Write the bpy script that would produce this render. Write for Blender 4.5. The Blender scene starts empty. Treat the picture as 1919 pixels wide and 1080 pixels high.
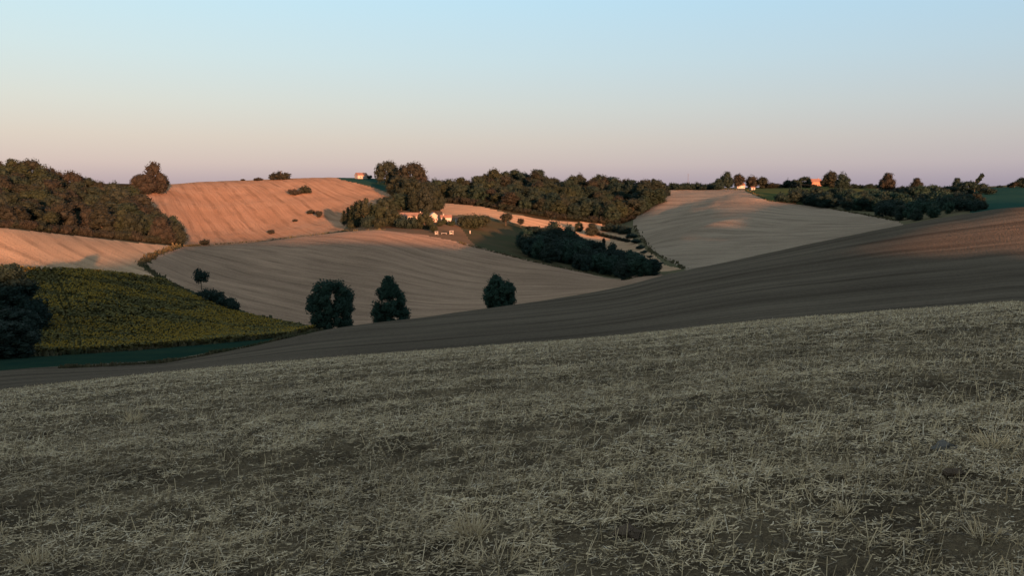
import bpy, math, random
import numpy as np

# ------------------------------------------------------------------ camera, light, exposure
F_PX, PW, PH = 1450.0, 1919.0, 1080.0          # focal length and size of the photograph in pixels
HORIZON_PY = 360.0
PITCH = math.atan((540.0 - HORIZON_PY) / F_PX)
SUN_EL = math.radians(3.5)
SUN_AZ = math.radians(22.0)                     # light travels forward and this far to the left
EXPOSURE = 1.75

scene = bpy.context.scene
col = scene.collection
cam_d = bpy.data.cameras.new('camera')
cam_d.sensor_width = 36.0
cam_d.lens = 36.0 * F_PX / PW
cam_d.clip_start = 0.05
cam_d.clip_end = 20000.0
cam = bpy.data.objects.new('camera', cam_d)
col.objects.link(cam)
cam.location = (0, 0, 0)
cam.rotation_euler = (math.pi / 2 - PITCH, 0, 0)
scene.camera = cam

vs = scene.view_settings
scene.display_settings.display_device = 'sRGB'
vs.view_transform = 'Standard'
vs.look = 'None'
vs.gamma = 1.0
vs.use_curve_mapping = False
vs.exposure = EXPOSURE

# direction the light travels (towards the far left), and where the sun stands
TRAVEL = (-math.sin(SUN_AZ) * math.cos(SUN_EL), math.cos(SUN_AZ) * math.cos(SUN_EL), -math.sin(SUN_EL))
sun_d = bpy.data.lights.new('sun', 'SUN')
sun_d.energy = 5.0
sun_d.angle = math.radians(0.6)
sun_d.color = (1.0, 0.40, 0.19)
sun = bpy.data.objects.new('sun', sun_d)
col.objects.link(sun)
from mathutils import Vector
sun.rotation_euler = Vector(TRAVEL).to_track_quat('-Z', 'Y').to_euler()

world = bpy.data.worlds.new('World')
scene.world = world
world.use_nodes = True
wn = world.node_tree
wn.nodes.clear()


def srgb(r, g, b):
    f = lambda c: (c / 255 / 12.92) if c <= 10.3 else ((c / 255 + 0.055) / 1.055) ** 2.4
    return (f(r), f(g), f(b))


def build_world():
    N, L = wn.nodes, wn.links
    out = N.new('ShaderNodeOutputWorld')
    add = N.new('ShaderNodeAddShader')
    sky = N.new('ShaderNodeTexSky')
    sky.sky_type = 'NISHITA'
    sky.sun_disc = False
    sky.sun_elevation = SUN_EL
    sx, sy = -TRAVEL[0], -TRAVEL[1]
    sky.sun_rotation = math.atan2(sx, sy)
    sky.altitude = 200
    sky.dust_density = 1.5
    b1 = N.new('ShaderNodeBackground')
    b1.inputs['Strength'].default_value = 0.015
    L.new(sky.outputs[0], b1.inputs['Color'])
    # twilight colours of the sky opposite the sun: dusky pink low down, cream, then blue
    tc = N.new('ShaderNodeTexCoord')
    sep = N.new('ShaderNodeSeparateXYZ')
    L.new(tc.outputs['Generated'], sep.inputs[0])
    ramp = N.new('ShaderNodeValToRGB')
    cr = ramp.color_ramp
    stops = [(0.0, (168, 156, 168)), (0.018, (184, 171, 179)), (0.034, (198, 184, 186)), (0.065, (205, 195, 191)),
             (0.105, (205, 207, 204)), (0.16, (199, 217, 221)), (0.235, (190, 224, 237)), (0.34, (186, 212, 222)),
             (0.55, (184, 198, 202)), (1.0, (178, 186, 188))]
    while len(cr.elements) < len(stops):
        cr.elements.new(0.5)
    for e, (p, c) in zip(cr.elements, stops):
        e.position = p
        e.color = (*srgb(*c), 1)
    L.new(sep.outputs['Z'], ramp.inputs[0])
    # the sky grows a little darker and bluer towards the right
    mr = N.new('ShaderNodeMapRange')
    mr.inputs['From Min'].default_value = -0.7
    mr.inputs['From Max'].default_value = 0.8
    L.new(sep.outputs['X'], mr.inputs['Value'])
    tint = N.new('ShaderNodeMix')
    tint.data_type = 'RGBA'
    tint.inputs['A'].default_value = (1.03, 1.0, 0.99, 1)
    tint.inputs['B'].default_value = (0.71, 0.785, 0.92, 1)
    L.new(mr.outputs[0], tint.inputs['Factor'])
    mul = N.new('ShaderNodeMix')
    mul.data_type = 'RGBA'
    mul.blend_type = 'MULTIPLY'
    mul.inputs['Factor'].default_value = 1.0
    L.new(ramp.outputs['Color'], mul.inputs['A'])
    L.new(tint.outputs['Result'], mul.inputs['B'])
    b2 = N.new('ShaderNodeBackground')
    b2.inputs['Strength'].default_value = 0.287
    L.new(mul.outputs['Result'], b2.inputs['Color'])
    L.new(b1.outputs[0], add.inputs[0])
    L.new(b2.outputs[0], add.inputs[1])
    L.new(add.outputs[0], out.inputs['Surface'])


build_world()

rng = np.random.default_rng(7)
random.seed(7)

# ------------------------------------------------------------------ noise
_perm = np.random.default_rng(3).permutation(512).astype(np.int64)
_perm = np.concatenate([_perm, _perm])
_gr = np.random.default_rng(4).uniform(0, 2 * math.pi, 512)
_gx, _gy = np.cos(_gr), np.sin(_gr)


def perlin(x, y):
    xi = np.floor(x).astype(np.int64)
    yi = np.floor(y).astype(np.int64)
    xf, yf = x - xi, y - yi
    u = xf * xf * xf * (xf * (xf * 6 - 15) + 10)
    v = yf * yf * yf * (yf * (yf * 6 - 15) + 10)

    def g(ix, iy, fx, fy):
        h = _perm[(_perm[ix & 511] + iy) & 511]
        return _gx[h] * fx + _gy[h] * fy
    a = g(xi, yi, xf, yf)
    b = g(xi + 1, yi, xf - 1, yf)
    c = g(xi, yi + 1, xf, yf - 1)
    d = g(xi + 1, yi + 1, xf - 1, yf - 1)
    return (a + u * (b - a)) + v * ((c + u * (d - c)) - (a + u * (b - a)))


def fbm(x, y, octaves=4, gain=0.5):
    t, amp = 0.0, 1.0
    for i in range(octaves):
        t = t + amp * perlin(x * 2 ** i + 17.3 * i, y * 2 ** i - 9.1 * i)
        amp *= gain
    return t


def smooth(t):
    t = np.clip(t, 0, 1)
    return t * t * (3 - 2 * t)


# ------------------------------------------------------------------ lie of the land
CP, SP = math.cos(PITCH), math.sin(PITCH)


def ray(px, py):
    X = np.asarray(px, float) - PW / 2
    Y = 540.0 - np.asarray(py, float)
    return X, F_PX * CP + Y * SP, -F_PX * SP + Y * CP


def to_pix(x, y, z):
    d = y * CP - z * SP
    d = np.where(d < 1e-3, 1e-3, d)
    return PW / 2 + F_PX * x / d, 540.0 - F_PX * (y * SP + z * CP) / d


ST = [0, 150, 300, 380, 480, 600, 700, 780, 850, 950, 1050, 1165, 1260, 1400, 1550, 1680, 1800, 1919]
C1 = [735, 718, 702, 694, 685, 675, 667, 661, 656, 648, 641, 631, 621, 606, 594, 584, 576, 569]
C2 = [699, 688, 680, 666, 646, 620, 606, 597, 587, 573, 558, 537, 512, 483, 451, 424, 403, 388]
C1D = [40, 40, 41, 41, 42, 42, 42, 43, 43, 43, 44, 44, 45, 45, 46, 46, 47, 47]
C2D = [140, 145, 152, 158, 165, 175, 182, 188, 194, 204, 214, 226, 236, 252, 266, 278, 290, 300]
K6 = [688, 678, 668, 656, 644, 624, 616, 610, 600, 587, 573, 552, 530, 508, 484, 468, 458, 452]
K6D = [165, 170, 178, 186, 196, 215, 225, 235, 244, 260, 275, 300, 320, 340, 355, 370, 390, 400]
K7 = [652, 650, 647, 640, 634, 622, 606, 597, 587, 573, 558, 537, 510, 482, 450, 423, 401, 388]
K7D = [205, 208, 214, 220, 228, 250, 270, 280, 288, 296, 300, 330, 410, 430, 460, 490, 505, 510]
K8 = [582, 582, 588, 588, 584, 582, 568, 562, 558, 550, 543, 530, 490, 460, 432, 412, 393, 386]
K8D = [265, 265, 270, 280, 300, 315, 330, 335, 340, 345, 345, 365, 470, 490, 515, 540, 550, 550]
K9 = [504, 509, 522, 528, 520, 510, 500, 505, 515, 525, 527, 526, 468, 436, 418, 406, 388, 384]
K9D = [345, 350, 360, 375, 400, 410, 415, 415, 410, 395, 380, 385, 525, 550, 560, 580, 590, 590]
C3 = [428, 443, 459, 463, 455, 440, 432, 440, 454, 479, 502, 524, 445, 410, 405, 400, 384, 381]
C3D = [438, 458, 480, 515, 525, 525, 520, 515, 500, 470, 440, 415, 590, 610, 620, 640, 640, 640]
K11 = [410, 426, 440, 462, 457, 441, 427, 428, 436, 460, 490, 520, 420, 388, 396, 398, 382, 379]
K11D = [560, 570, 590, 610, 620, 610, 580, 570, 560, 540, 500, 450, 670, 690, 690, 700, 700, 700]
K12 = [385, 398, 412, 436, 432, 420, 406, 404, 408, 424, 446, 462, 395, 368, 382, 388, 378, 376]
K12D = [640, 660, 690, 710, 720, 710, 680, 660, 650, 650, 640, 620, 760, 770, 770, 770, 770, 770]
K13 = [355, 366, 378, 384, 379, 372, 370, 374, 378, 380, 390, 396, 366, 359, 362, 368, 364, 363]
K13D = [730, 760, 800, 850, 860, 860, 850, 830, 820, 820, 820, 830, 860, 870, 870, 870, 870, 870]
C4 = [338, 343, 346, 341, 338, 333, 335, 341, 347, 347, 347, 348, 350, 352, 349, 352, 352, 347]
C4D = [820, 870, 980, 1040, 1060, 1060, 1050, 1050, 1050, 1050, 1050, 1050, 1060, 1060, 1060, 1080, 1080, 1080]
KB = [c + 7 for c in C4]
KBD = [d * 1.5 for d in C4D]
KNOTS = [(C1, C1D),
         ([a + 4 for a in C1], [66] * 18),
         ([a - 1 for a in C1], [86] * 18),
         ([a + (b - a) * 0.5 for a, b in zip(C1, C2)], [math.sqrt(90 * d) * f for d, f in zip(C2D, [1] * 14 + [1.06, 1.12, 1.18, 1.22])]),
         (C2, C2D), (K6, K6D), (K7, K7D), (K8, K8D), (K9, K9D), (C3, C3D), (K11, K11D), (K12, K12D), (K13, K13D),
         (C4, C4D), (KB, KBD), ([366] * 18, [6500] * 18)]
EYE = 1.7


def pchip_m(x, y):
    """Monotone cubic slopes along the last axis."""
    h = np.diff(x, axis=-1)
    d = np.diff(y, axis=-1) / h
    m = np.zeros_like(y)
    w1 = 2 * h[..., 1:] + h[..., :-1]
    w2 = h[..., 1:] + 2 * h[..., :-1]
    d0, d1 = d[..., :-1], d[..., 1:]
    ok = (d0 * d1) > 0
    with np.errstate(divide='ignore', invalid='ignore'):
        mm = (w1 + w2) / (w1 / d0 + w2 / d1)
    m[..., 1:-1] = np.where(ok, mm, 0)
    return m


def hermite(x0, x1, y0, y1, m0, m1, x):
    h = x1 - x0
    t = np.clip((x - x0) / h, 0, 1)
    t2, t3 = t * t, t * t * t
    return (2 * t3 - 3 * t2 + 1) * y0 + (t3 - 2 * t2 + t) * h * m0 + (-2 * t3 + 3 * t2) * y1 + (t3 - t2) * h * m1


_kphi, _ke, _kv = [], [], []
for pys, ds in KNOTS:
    X, Y, Z = ray(ST, pys)
    _kphi.append(np.arctan2(X, Y))
    _ke.append(Z / np.hypot(X, Y))
    _kv.append(np.log(np.asarray(ds, float)))
_kme = [pchip_m(a, e) for a, e in zip(_kphi, _ke)]
_kmv = [pchip_m(a, v) for a, v in zip(_kphi, _kv)]


def interp1(a, y, m, x):
    x = np.clip(x, a[0], a[-1])
    i = np.clip(np.searchsorted(a, x) - 1, 0, len(a) - 2)
    return hermite(a[i], a[i + 1], y[i], y[i + 1], m[i], m[i + 1], x)


def knots_at(phi):
    E = np.stack([interp1(a, e, m, phi) for a, e, m in zip(_kphi, _ke, _kme)], -1)
    V = np.stack([interp1(a, v, m, phi) for a, v, m in zip(_kphi, _kv, _kmv)], -1)
    return V, E


def front_height(phi, r):
    """Height of the land ahead, from the lines of the crests; phi and r are flat arrays."""
    V, E = knots_at(phi)
    M = pchip_m(V, E)
    v = np.log(r)
    i = np.clip((v[:, None] >= V).sum(1) - 1, 0, V.shape[1] - 2)
    k = np.arange(len(v))
    e = hermite(V[k, i], V[k, i + 1], E[k, i], E[k, i + 1], M[k, i], M[k, i + 1], v)
    z = e * r
    dc = np.exp(V[:, 0])
    ec = E[:, 0]
    c = EYE / dc ** 2
    s0 = -ec - 2 * EYE / dc
    zn = -EYE - s0 * r - c * r * r
    return np.where(r <= dc, zn, z), dc, np.exp(V[:, 4]), np.exp(V[:, 9])


SA, CA = math.sin(SUN_AZ), math.cos(SUN_AZ)
RIDGE_W = 230.0
# the hill behind the camera: (distance across the light, height of its brow); its shadow ends where the photograph's does
RIDGE_Q = [-400, -120, -67, -39, -28, -14, 0, 30, 50, 70, 99, 125, 146, 158, 167, 193, 234, 271, 290, 305, 314, 322, 332, 342, 350, 358, 368, 380, 400, 440, 461, 492, 525, 552, 640, 900]
RIDGE_Z = [4, 6.0, 6.4, 6.6, 7.2, 11, 14.5, 15, 14.2, 14.6, 13.2, 10.8, 8.4, 7.4, 7.6, 8.5, 9.5, 7, 3, 1, 4, 12, 19, 20, 18, 19, 24, 27, 30, 35.5, 38, 40, 35, 27, 27, 32]


def rear_height(x, y):
    q = x * CA + y * SA
    w = -x * SA + y * CA
    R = np.interp(q, RIDGE_Q, RIDGE_Z) + 0.5 * perlin(q / 23.0, w / 60.0) + 0.3 * perlin(q / 7.0, w / 30.0)
    base = -EYE - np.clip(0.36 * (-q - 9), 0, 15) - np.clip(0.055 * (q - 60), 0, 17)
    up = np.where(-w > RIDGE_W, R, base + (R - base) * (np.clip(-w / RIDGE_W, 0, 1) ** 1.3))
    down = base - 0.10 * np.clip(w, 0, 260)
    return np.where(w < 0, up, down)


BUMPS = []     # (x, y, radius across, radius along, height) filled below


def height(x, y):
    x = np.asarray(x, float).ravel()
    y = np.asarray(y, float).ravel()
    z = np.empty_like(x)
    for a in range(0, len(x), 200000):
        s = slice(a, a + 200000)
        xx, yy = x[s], y[s]
        r = np.maximum(np.hypot(xx, yy), 0.05)
        phi = np.arctan2(xx, yy)
        zf, dc, d2, d3 = front_height(phi, r)
        far = smooth((r - 70) / 80.0)
        zf = zf + far * (0.0011 * r * fbm(xx / 60, yy / 60, 3) + 0.0004 * r * fbm(xx / 14, yy / 14, 2))
        for bx, by, sa, sb, hh in BUMPS:
            zf = zf + hh * np.exp(-((xx - bx) / sa) ** 2 - ((yy - by) / sb) ** 2)
        # clods, wheel ruts and hollows of the field underfoot
        near = 1 - smooth((r - 44) / 14.0)
        rut = 0.05 * perlin(xx / 2.6, yy / 1.1) + 0.03 * perlin(xx / 0.8 + 5, yy / 0.5)
        cl = np.abs(perlin(xx / 0.24, yy / 0.24)) * 0.075 + np.abs(perlin(xx / 0.10 + 3, yy / 0.10)) * 0.032
        cl = cl * (0.5 + 1.0 * smooth(perlin(xx / 1.3 + 8, yy / 1.3) * 1.6 + 0.4))
        zf = zf + near * (rut + cl - 0.02)
        wf = 1 - smooth((np.abs(phi) - math.radians(36.5)) / np.where(phi > 0, math.radians(14), math.radians(40)))
        z[s] = wf * zf + (1 - wf) * rear_height(xx, yy)
    return z


_ds = np.exp(np.linspace(math.log(3.0), math.log(1600.0), 900))


def on_ground(px, py, dmin=3.0):
    """World points where the lines of sight through these pixels meet the land at least dmin metres away."""
    px = np.atleast_1d(np.asarray(px, float))
    py = np.atleast_1d(np.asarray(py, float))
    out = np.full((len(px), 3), np.nan)
    ds = _ds[_ds > dmin]
    for i in range(len(px)):
        X, Y, Z = ray(px[i], py[i])
        h = math.hypot(X, Y)
        gx, gy = X / h * ds, Y / h * ds
        gz = height(gx, gy)
        hit = np.nonzero(gz >= Z / h * ds)[0]
        if len(hit):
            k = hit[0]
            out[i] = (gx[k], gy[k], gz[k])
    return out


def at_dist(px, d, py=400.0):
    """World point on the land in this pixel column at distance d."""
    X, Y, Z = ray(px, py)
    h = math.hypot(X, Y)
    x, y = X / h * d, Y / h * d
    return np.array([x, y, height([x], [y])[0]])


# small swell added to the right-hand field so a strip catches low sun
_b = on_ground([1352], [422], 380)[0]
BUMPS.append((_b[0] - 6, _b[1], 34, 20, 2.5))

# ------------------------------------------------------------------ helpers: objects and materials


def tag(o, label=None, cat=None, group=None, kind=None):
    for k, v in (('label', label), ('category', cat), ('group', group), ('kind', kind)):
        if v:
            o[k] = v
    return o


def link(name, me, mat=None, parent=None):
    o = bpy.data.objects.new(name, me)
    if mat is not None and me is not None and len(me.materials) == 0:
        me.materials.append(mat)
    if parent is not None:
        o.parent = parent
    col.objects.link(o)
    return o


def empty(name, loc, rz=0.0):
    o = bpy.data.objects.new(name, None)
    o.location = loc
    o.rotation_euler = (0, 0, rz)
    o.empty_display_size = 0.5
    col.objects.link(o)
    return o


def mesh_np(name, verts, faces, smooth_shade=False):
    """verts (n,3); faces (m,3) or (m,4)."""
    me = bpy.data.meshes.new(name)
    verts = np.ascontiguousarray(verts, np.float32)
    faces = np.ascontiguousarray(faces, np.int32)
    m, k = faces.shape
    me.vertices.add(len(verts))
    me.vertices.foreach_set('co', verts.ravel())
    me.loops.add(m * k)
    me.loops.foreach_set('vertex_index', faces.ravel())
    me.polygons.add(m)
    me.polygons.foreach_set('loop_start', np.arange(0, m * k, k, dtype=np.int32))
    me.polygons.foreach_set('use_smooth', np.full(m, smooth_shade))
    me.update(calc_edges=True)
    return me


def attr(me, name, values):
    a = me.attributes.new(name, 'FLOAT', 'POINT')
    a.data.foreach_set('value', np.ascontiguousarray(values, np.float32))


class MB:
    """Collects shapes and links them as one mesh object."""

    def __init__(self):
        self.v, self.f = [], []

    def add(self, verts, faces):
        n = len(self.v)
        self.v += [tuple(p) for p in verts]
        self.f += [tuple(i + n for i in f) for f in faces]
        return self

    def box(self, x0, x1, y0, y1, z0, z1):
        return self.add([(x0, y0, z0), (x1, y0, z0), (x1, y1, z0), (x0, y1, z0), (x0, y0, z1), (x1, y0, z1), (x1, y1, z1), (x0, y1, z1)],
                        [(3, 2, 1, 0), (4, 5, 6, 7), (0, 1, 5, 4), (1, 2, 6, 5), (2, 3, 7, 6), (3, 0, 4, 7)])

    def tube(self, p0, p1, r0, r1, n=6):
        p0, p1 = Vector(p0), Vector(p1)
        ax = (p1 - p0).normalized()
        a = ax.orthogonal().normalized()
        b = ax.cross(a)
        vv = []
        for p, r in ((p0, r0), (p1, r1)):
            for i in range(n):
                t = 2 * math.pi * i / n
                vv.append(p + a * (r * math.cos(t)) + b * (r * math.sin(t)))
        ff = [(i, (i + 1) % n, n + (i + 1) % n, n + i) for i in range(n)]
        ff += [tuple(range(n - 1, -1, -1)), tuple(range(n, 2 * n))]
        return self.add(vv, ff)

    def mesh(self, name):
        me = bpy.data.meshes.new(name)
        me.from_pydata(self.v, [], self.f)
        me.update()
        return me

    def build(self, name, mat, parent=None):
        return link(name, self.mesh(name), mat, parent)


def new_mat(name):
    m = bpy.data.materials.new(name)
    m.use_nodes = True
    nt = m.node_tree
    b = nt.nodes['Principled BSDF']
    b.inputs['Roughness'].default_value = 0.9
    b.inputs['Specular IOR Level'].default_value = 0.1
    return m, nt, b


def mix_rgb(nt, fac, a, b, blend='MIX'):
    n = nt.nodes.new('ShaderNodeMix')
    n.data_type = 'RGBA'
    n.blend_type = blend
    for k, v in (('Factor', fac), ('A', a), ('B', b)):
        if isinstance(v, bpy.types.NodeSocket):
            nt.links.new(v, n.inputs[k])
        else:
            n.inputs[k].default_value = (*v, 1) if isinstance(v, tuple) and len(v) == 3 else v
    return n.outputs['Result']


def noise(nt, vec, scale, detail=4.0, rough=0.55, lo=0.35, hi=0.65):
    n = nt.nodes.new('ShaderNodeTexNoise')
    n.inputs['Scale'].default_value = scale
    n.inputs['Detail'].default_value = detail
    n.inputs['Roughness'].default_value = rough
    if vec is not None:
        nt.links.new(vec, n.inputs['Vector'])
    r = nt.nodes.new('ShaderNodeMapRange')
    r.inputs['From Min'].default_value = lo
    r.inputs['From Max'].default_value = hi
    nt.links.new(n.outputs['Fac'], r.inputs['Value'])
    return r.outputs[0]


def position(nt):
    return nt.nodes.new('ShaderNodeNewGeometry').outputs['Position']


def row_vec(nt, sx, sy):
    """(row * sx, along * sy) of the field's own drilling and mowing lines."""
    a = nt.nodes.new('ShaderNodeAttribute')
    a.attribute_name = 'row'
    b = nt.nodes.new('ShaderNodeAttribute')
    b.attribute_name = 'along'
    c = nt.nodes.new('ShaderNodeCombineXYZ')
    for at, s, k in ((a, sx, 'X'), (b, sy, 'Y')):
        m = nt.nodes.new('ShaderNodeMath')
        m.operation = 'MULTIPLY'
        m.inputs[1].default_value = s
        nt.links.new(at.outputs['Fac'], m.inputs[0])
        nt.links.new(m.outputs[0], c.inputs[k])
    return c.outputs[0]


def field_mat(name, ca, cb, cc, row=0.12, along=0.006, rowfac=0.6, grain=1.2, bump=0.6, bdist=0.35, lines=15.0, linefac=0.5):
    """Straw field: ca and cb alternate along the mowing lines, cc is worn soil in patches."""
    m, nt, b = new_mat(name)
    b.inputs['Specular IOR Level'].default_value = 0.0
    pos = position(nt)
    rv = row_vec(nt, row, along)
    f1 = noise(nt, rv, 1.0, 3, 0.6, 0.38, 0.62)
    c = mix_rgb(nt, f1, ca, cb)
    f2 = noise(nt, pos, 0.018, 3, 0.5, 0.40, 0.70)
    mul = nt.nodes.new('ShaderNodeMath')
    mul.operation = 'MULTIPLY'
    mul.inputs[1].default_value = 0.55
    nt.links.new(f2, mul.inputs[0])
    c = mix_rgb(nt, mul.outputs[0], c, cc)
    rv2 = row_vec(nt, row * 3.4, along * 2.2)
    f3 = noise(nt, rv2, 1.0, 2, 0.6, 0.50, 0.74)
    mul2 = nt.nodes.new('ShaderNodeMath')
    mul2.operation = 'MULTIPLY'
    mul2.inputs[1].default_value = rowfac
    nt.links.new(f3, mul2.inputs[0])
    c = mix_rgb(nt, mul2.outputs[0], c, cc)
    f4 = noise(nt, pos, grain, 4, 0.65, 0.3, 0.7)
    c = mix_rgb(nt, 0.35, c, mix_rgb(nt, f4, cc, ca))
    # wheel lines and swath edges, a little wavy and broken
    rl = row_vec(nt, 2 * math.pi / lines, 0.0)
    sx = nt.nodes.new('ShaderNodeSeparateXYZ')
    nt.links.new(rl, sx.inputs[0])
    wob = noise(nt, row_vec(nt, 0.03, 0.012), 1.0, 2, 0.5, 0.0, 1.0)
    ma = nt.nodes.new('ShaderNodeMath')
    ma.operation = 'MULTIPLY_ADD'
    ma.inputs[1].default_value = 2.6
    nt.links.new(wob, ma.inputs[0])
    nt.links.new(sx.outputs['X'], ma.inputs[2])
    si = nt.nodes.new('ShaderNodeMath')
    si.operation = 'SINE'
    nt.links.new(ma.outputs[0], si.inputs[0])
    ml = nt.nodes.new('ShaderNodeMapRange')
    ml.interpolation_type = 'SMOOTHSTEP'
    ml.inputs['From Min'].default_value = 0.45
    ml.inputs['From Max'].default_value = 1.0
    ml.inputs['To Max'].default_value = linefac
    nt.links.new(si.outputs[0], ml.inputs['Value'])
    brk = noise(nt, row_vec(nt, 0.05, 0.03), 1.0, 3, 0.6, 0.35, 0.6)
    mb_ = nt.nodes.new('ShaderNodeMath')
    mb_.operation = 'MULTIPLY'
    nt.links.new(ml.outputs[0], mb_.inputs[0])
    nt.links.new(brk, mb_.inputs[1])
    c = mix_rgb(nt, mb_.outputs[0], c, tuple(v * 0.7 for v in cc))
    nt.links.new(c, b.inputs['Base Color'])
    bn = nt.nodes.new('ShaderNodeBump')
    bn.inputs['Strength'].default_value = bump
    bn.inputs['Distance'].default_value = bdist
    n1 = nt.nodes.new('ShaderNodeTexNoise')
    n1.inputs['Scale'].default_value = grain * 0.9
    n1.inputs['Detail'].default_value = 5
    nt.links.new(pos, n1.inputs['Vector'])
    nt.links.new(n1.outputs['Fac'], bn.inputs['Height'])
    nt.links.new(bn.outputs[0], b.inputs['Normal'])
    return m


def ground_mat(name, ca, cb, s1=0.05, s2=0.8, bump=0.5):
    m, nt, b = new_mat(name)
    b.inputs['Specular IOR Level'].default_value = 0.0
    pos = position(nt)
    c = mix_rgb(nt, noise(nt, pos, s1, 4, 0.6), ca, cb)
    c = mix_rgb(nt, 0.4, c, mix_rgb(nt, noise(nt, pos, s2, 4, 0.65), cb, ca))
    nt.links.new(c, b.inputs['Base Color'])
    bn = nt.nodes.new('ShaderNodeBump')
    bn.inputs['Strength'].default_value = bump
    bn.inputs['Distance'].default_value = 0.4
    n1 = nt.nodes.new('ShaderNodeTexNoise')
    n1.inputs['Scale'].default_value = s2
    n1.inputs['Detail'].default_value = 5
    nt.links.new(pos, n1.inputs['Vector'])
    nt.links.new(n1.outputs['Fac'], bn.inputs['Height'])
    nt.links.new(bn.outputs[0], b.inputs['Normal'])
    return m


def plain_mat(name, c, rough=0.8, var=0.15, scale=2.0):
    m, nt, b = new_mat(name)
    tc = nt.nodes.new('ShaderNodeTexCoord')
    f = noise(nt, tc.outputs['Object'], scale, 4, 0.6)
    d = tuple(x * (1 - var) for x in c)
    nt.links.new(mix_rgb(nt, f, c, d), b.inputs['Base Color'])
    b.inputs['Roughness'].default_value = rough
    return m


def leaf_mat(name, ca, cb, cc):
    m, nt, b = new_mat(name)
    oi = nt.nodes.new('ShaderNodeObjectInfo')
    c = mix_rgb(nt, oi.outputs['Random'], ca, cb)
    tc = nt.nodes.new('ShaderNodeTexCoord')
    f = noise(nt, tc.outputs['Object'], 6.0, 3, 0.6)
    mu = nt.nodes.new('ShaderNodeMath')
    mu.operation = 'MULTIPLY'
    mu.inputs[1].default_value = 0.6
    nt.links.new(f, mu.inputs[0])
    c = mix_rgb(nt, mu.outputs[0], c, cc)
    nt.links.new(c, b.inputs['Base Color'])
    b.inputs['Roughness'].default_value = 0.7
    tr = nt.nodes.new('ShaderNodeBsdfTranslucent')
    nt.links.new(c, tr.inputs['Color'])
    ms = nt.nodes.new('ShaderNodeMixShader')
    ms.inputs[0].default_value = 0.18
    nt.links.new(b.outputs[0], ms.inputs[1])
    nt.links.new(tr.outputs[0], ms.inputs[2])
    nt.links.new(ms.outputs[0], nt.nodes['Material Output'].inputs['Surface'])
    return m


M = {}
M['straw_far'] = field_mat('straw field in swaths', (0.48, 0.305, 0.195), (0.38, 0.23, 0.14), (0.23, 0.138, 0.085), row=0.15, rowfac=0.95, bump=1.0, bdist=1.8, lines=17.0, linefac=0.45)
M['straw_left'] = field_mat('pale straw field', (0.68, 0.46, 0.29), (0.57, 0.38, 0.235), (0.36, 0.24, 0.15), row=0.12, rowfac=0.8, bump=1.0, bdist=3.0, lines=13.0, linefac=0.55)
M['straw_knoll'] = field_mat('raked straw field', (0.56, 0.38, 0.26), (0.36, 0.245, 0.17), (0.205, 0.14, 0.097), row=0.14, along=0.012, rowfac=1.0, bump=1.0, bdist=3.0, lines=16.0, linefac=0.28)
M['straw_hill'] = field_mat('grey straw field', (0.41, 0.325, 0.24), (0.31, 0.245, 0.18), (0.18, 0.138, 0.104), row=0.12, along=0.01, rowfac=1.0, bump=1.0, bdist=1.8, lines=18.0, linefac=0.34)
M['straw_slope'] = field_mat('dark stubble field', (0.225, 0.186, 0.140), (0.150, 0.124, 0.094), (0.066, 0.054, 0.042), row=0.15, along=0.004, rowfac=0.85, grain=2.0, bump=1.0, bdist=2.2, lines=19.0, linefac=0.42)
M['soil'] = ground_mat('straw littered soil', (0.29, 0.225, 0.142), (0.07, 0.054, 0.038), 1.1, 17.0, 1.0)
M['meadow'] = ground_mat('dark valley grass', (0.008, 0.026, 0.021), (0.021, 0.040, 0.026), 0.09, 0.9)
M['lawn'] = ground_mat('dry lawn', (0.040, 0.052, 0.028), (0.085, 0.065, 0.04), 0.03, 1.0)
M['terrace'] = ground_mat('dry reddish grass', (0.16, 0.105, 0.065), (0.11, 0.08, 0.05), 0.05, 1.0)
M['green'] = ground_mat('green pasture', (0.07, 0.085, 0.03), (0.055, 0.07, 0.035), 0.03, 0.7)
M['teal'] = ground_mat('dark green crop', (0.02, 0.055, 0.045), (0.025, 0.065, 0.05), 0.03, 0.7)
M['floor'] = ground_mat('wood floor', (0.035, 0.03, 0.018), (0.05, 0.04, 0.022), 0.08, 0.8)
M['far'] = ground_mat('distant farmland', (0.13, 0.11, 0.07), (0.08, 0.08, 0.045), 0.012, 0.4)
M['sunsoil'] = ground_mat('weedy soil under the sunflowers', (0.06, 0.06, 0.024), (0.085, 0.075, 0.026), 0.1, 1.5)
M['bank'] = ground_mat('grassy ditch bank', (0.03, 0.045, 0.028), (0.055, 0.05, 0.028), 0.1, 1.5)

# ------------------------------------------------------------------ the ground, one sheet cut into its fields
PHI_F = math.radians(38.5)


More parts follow.
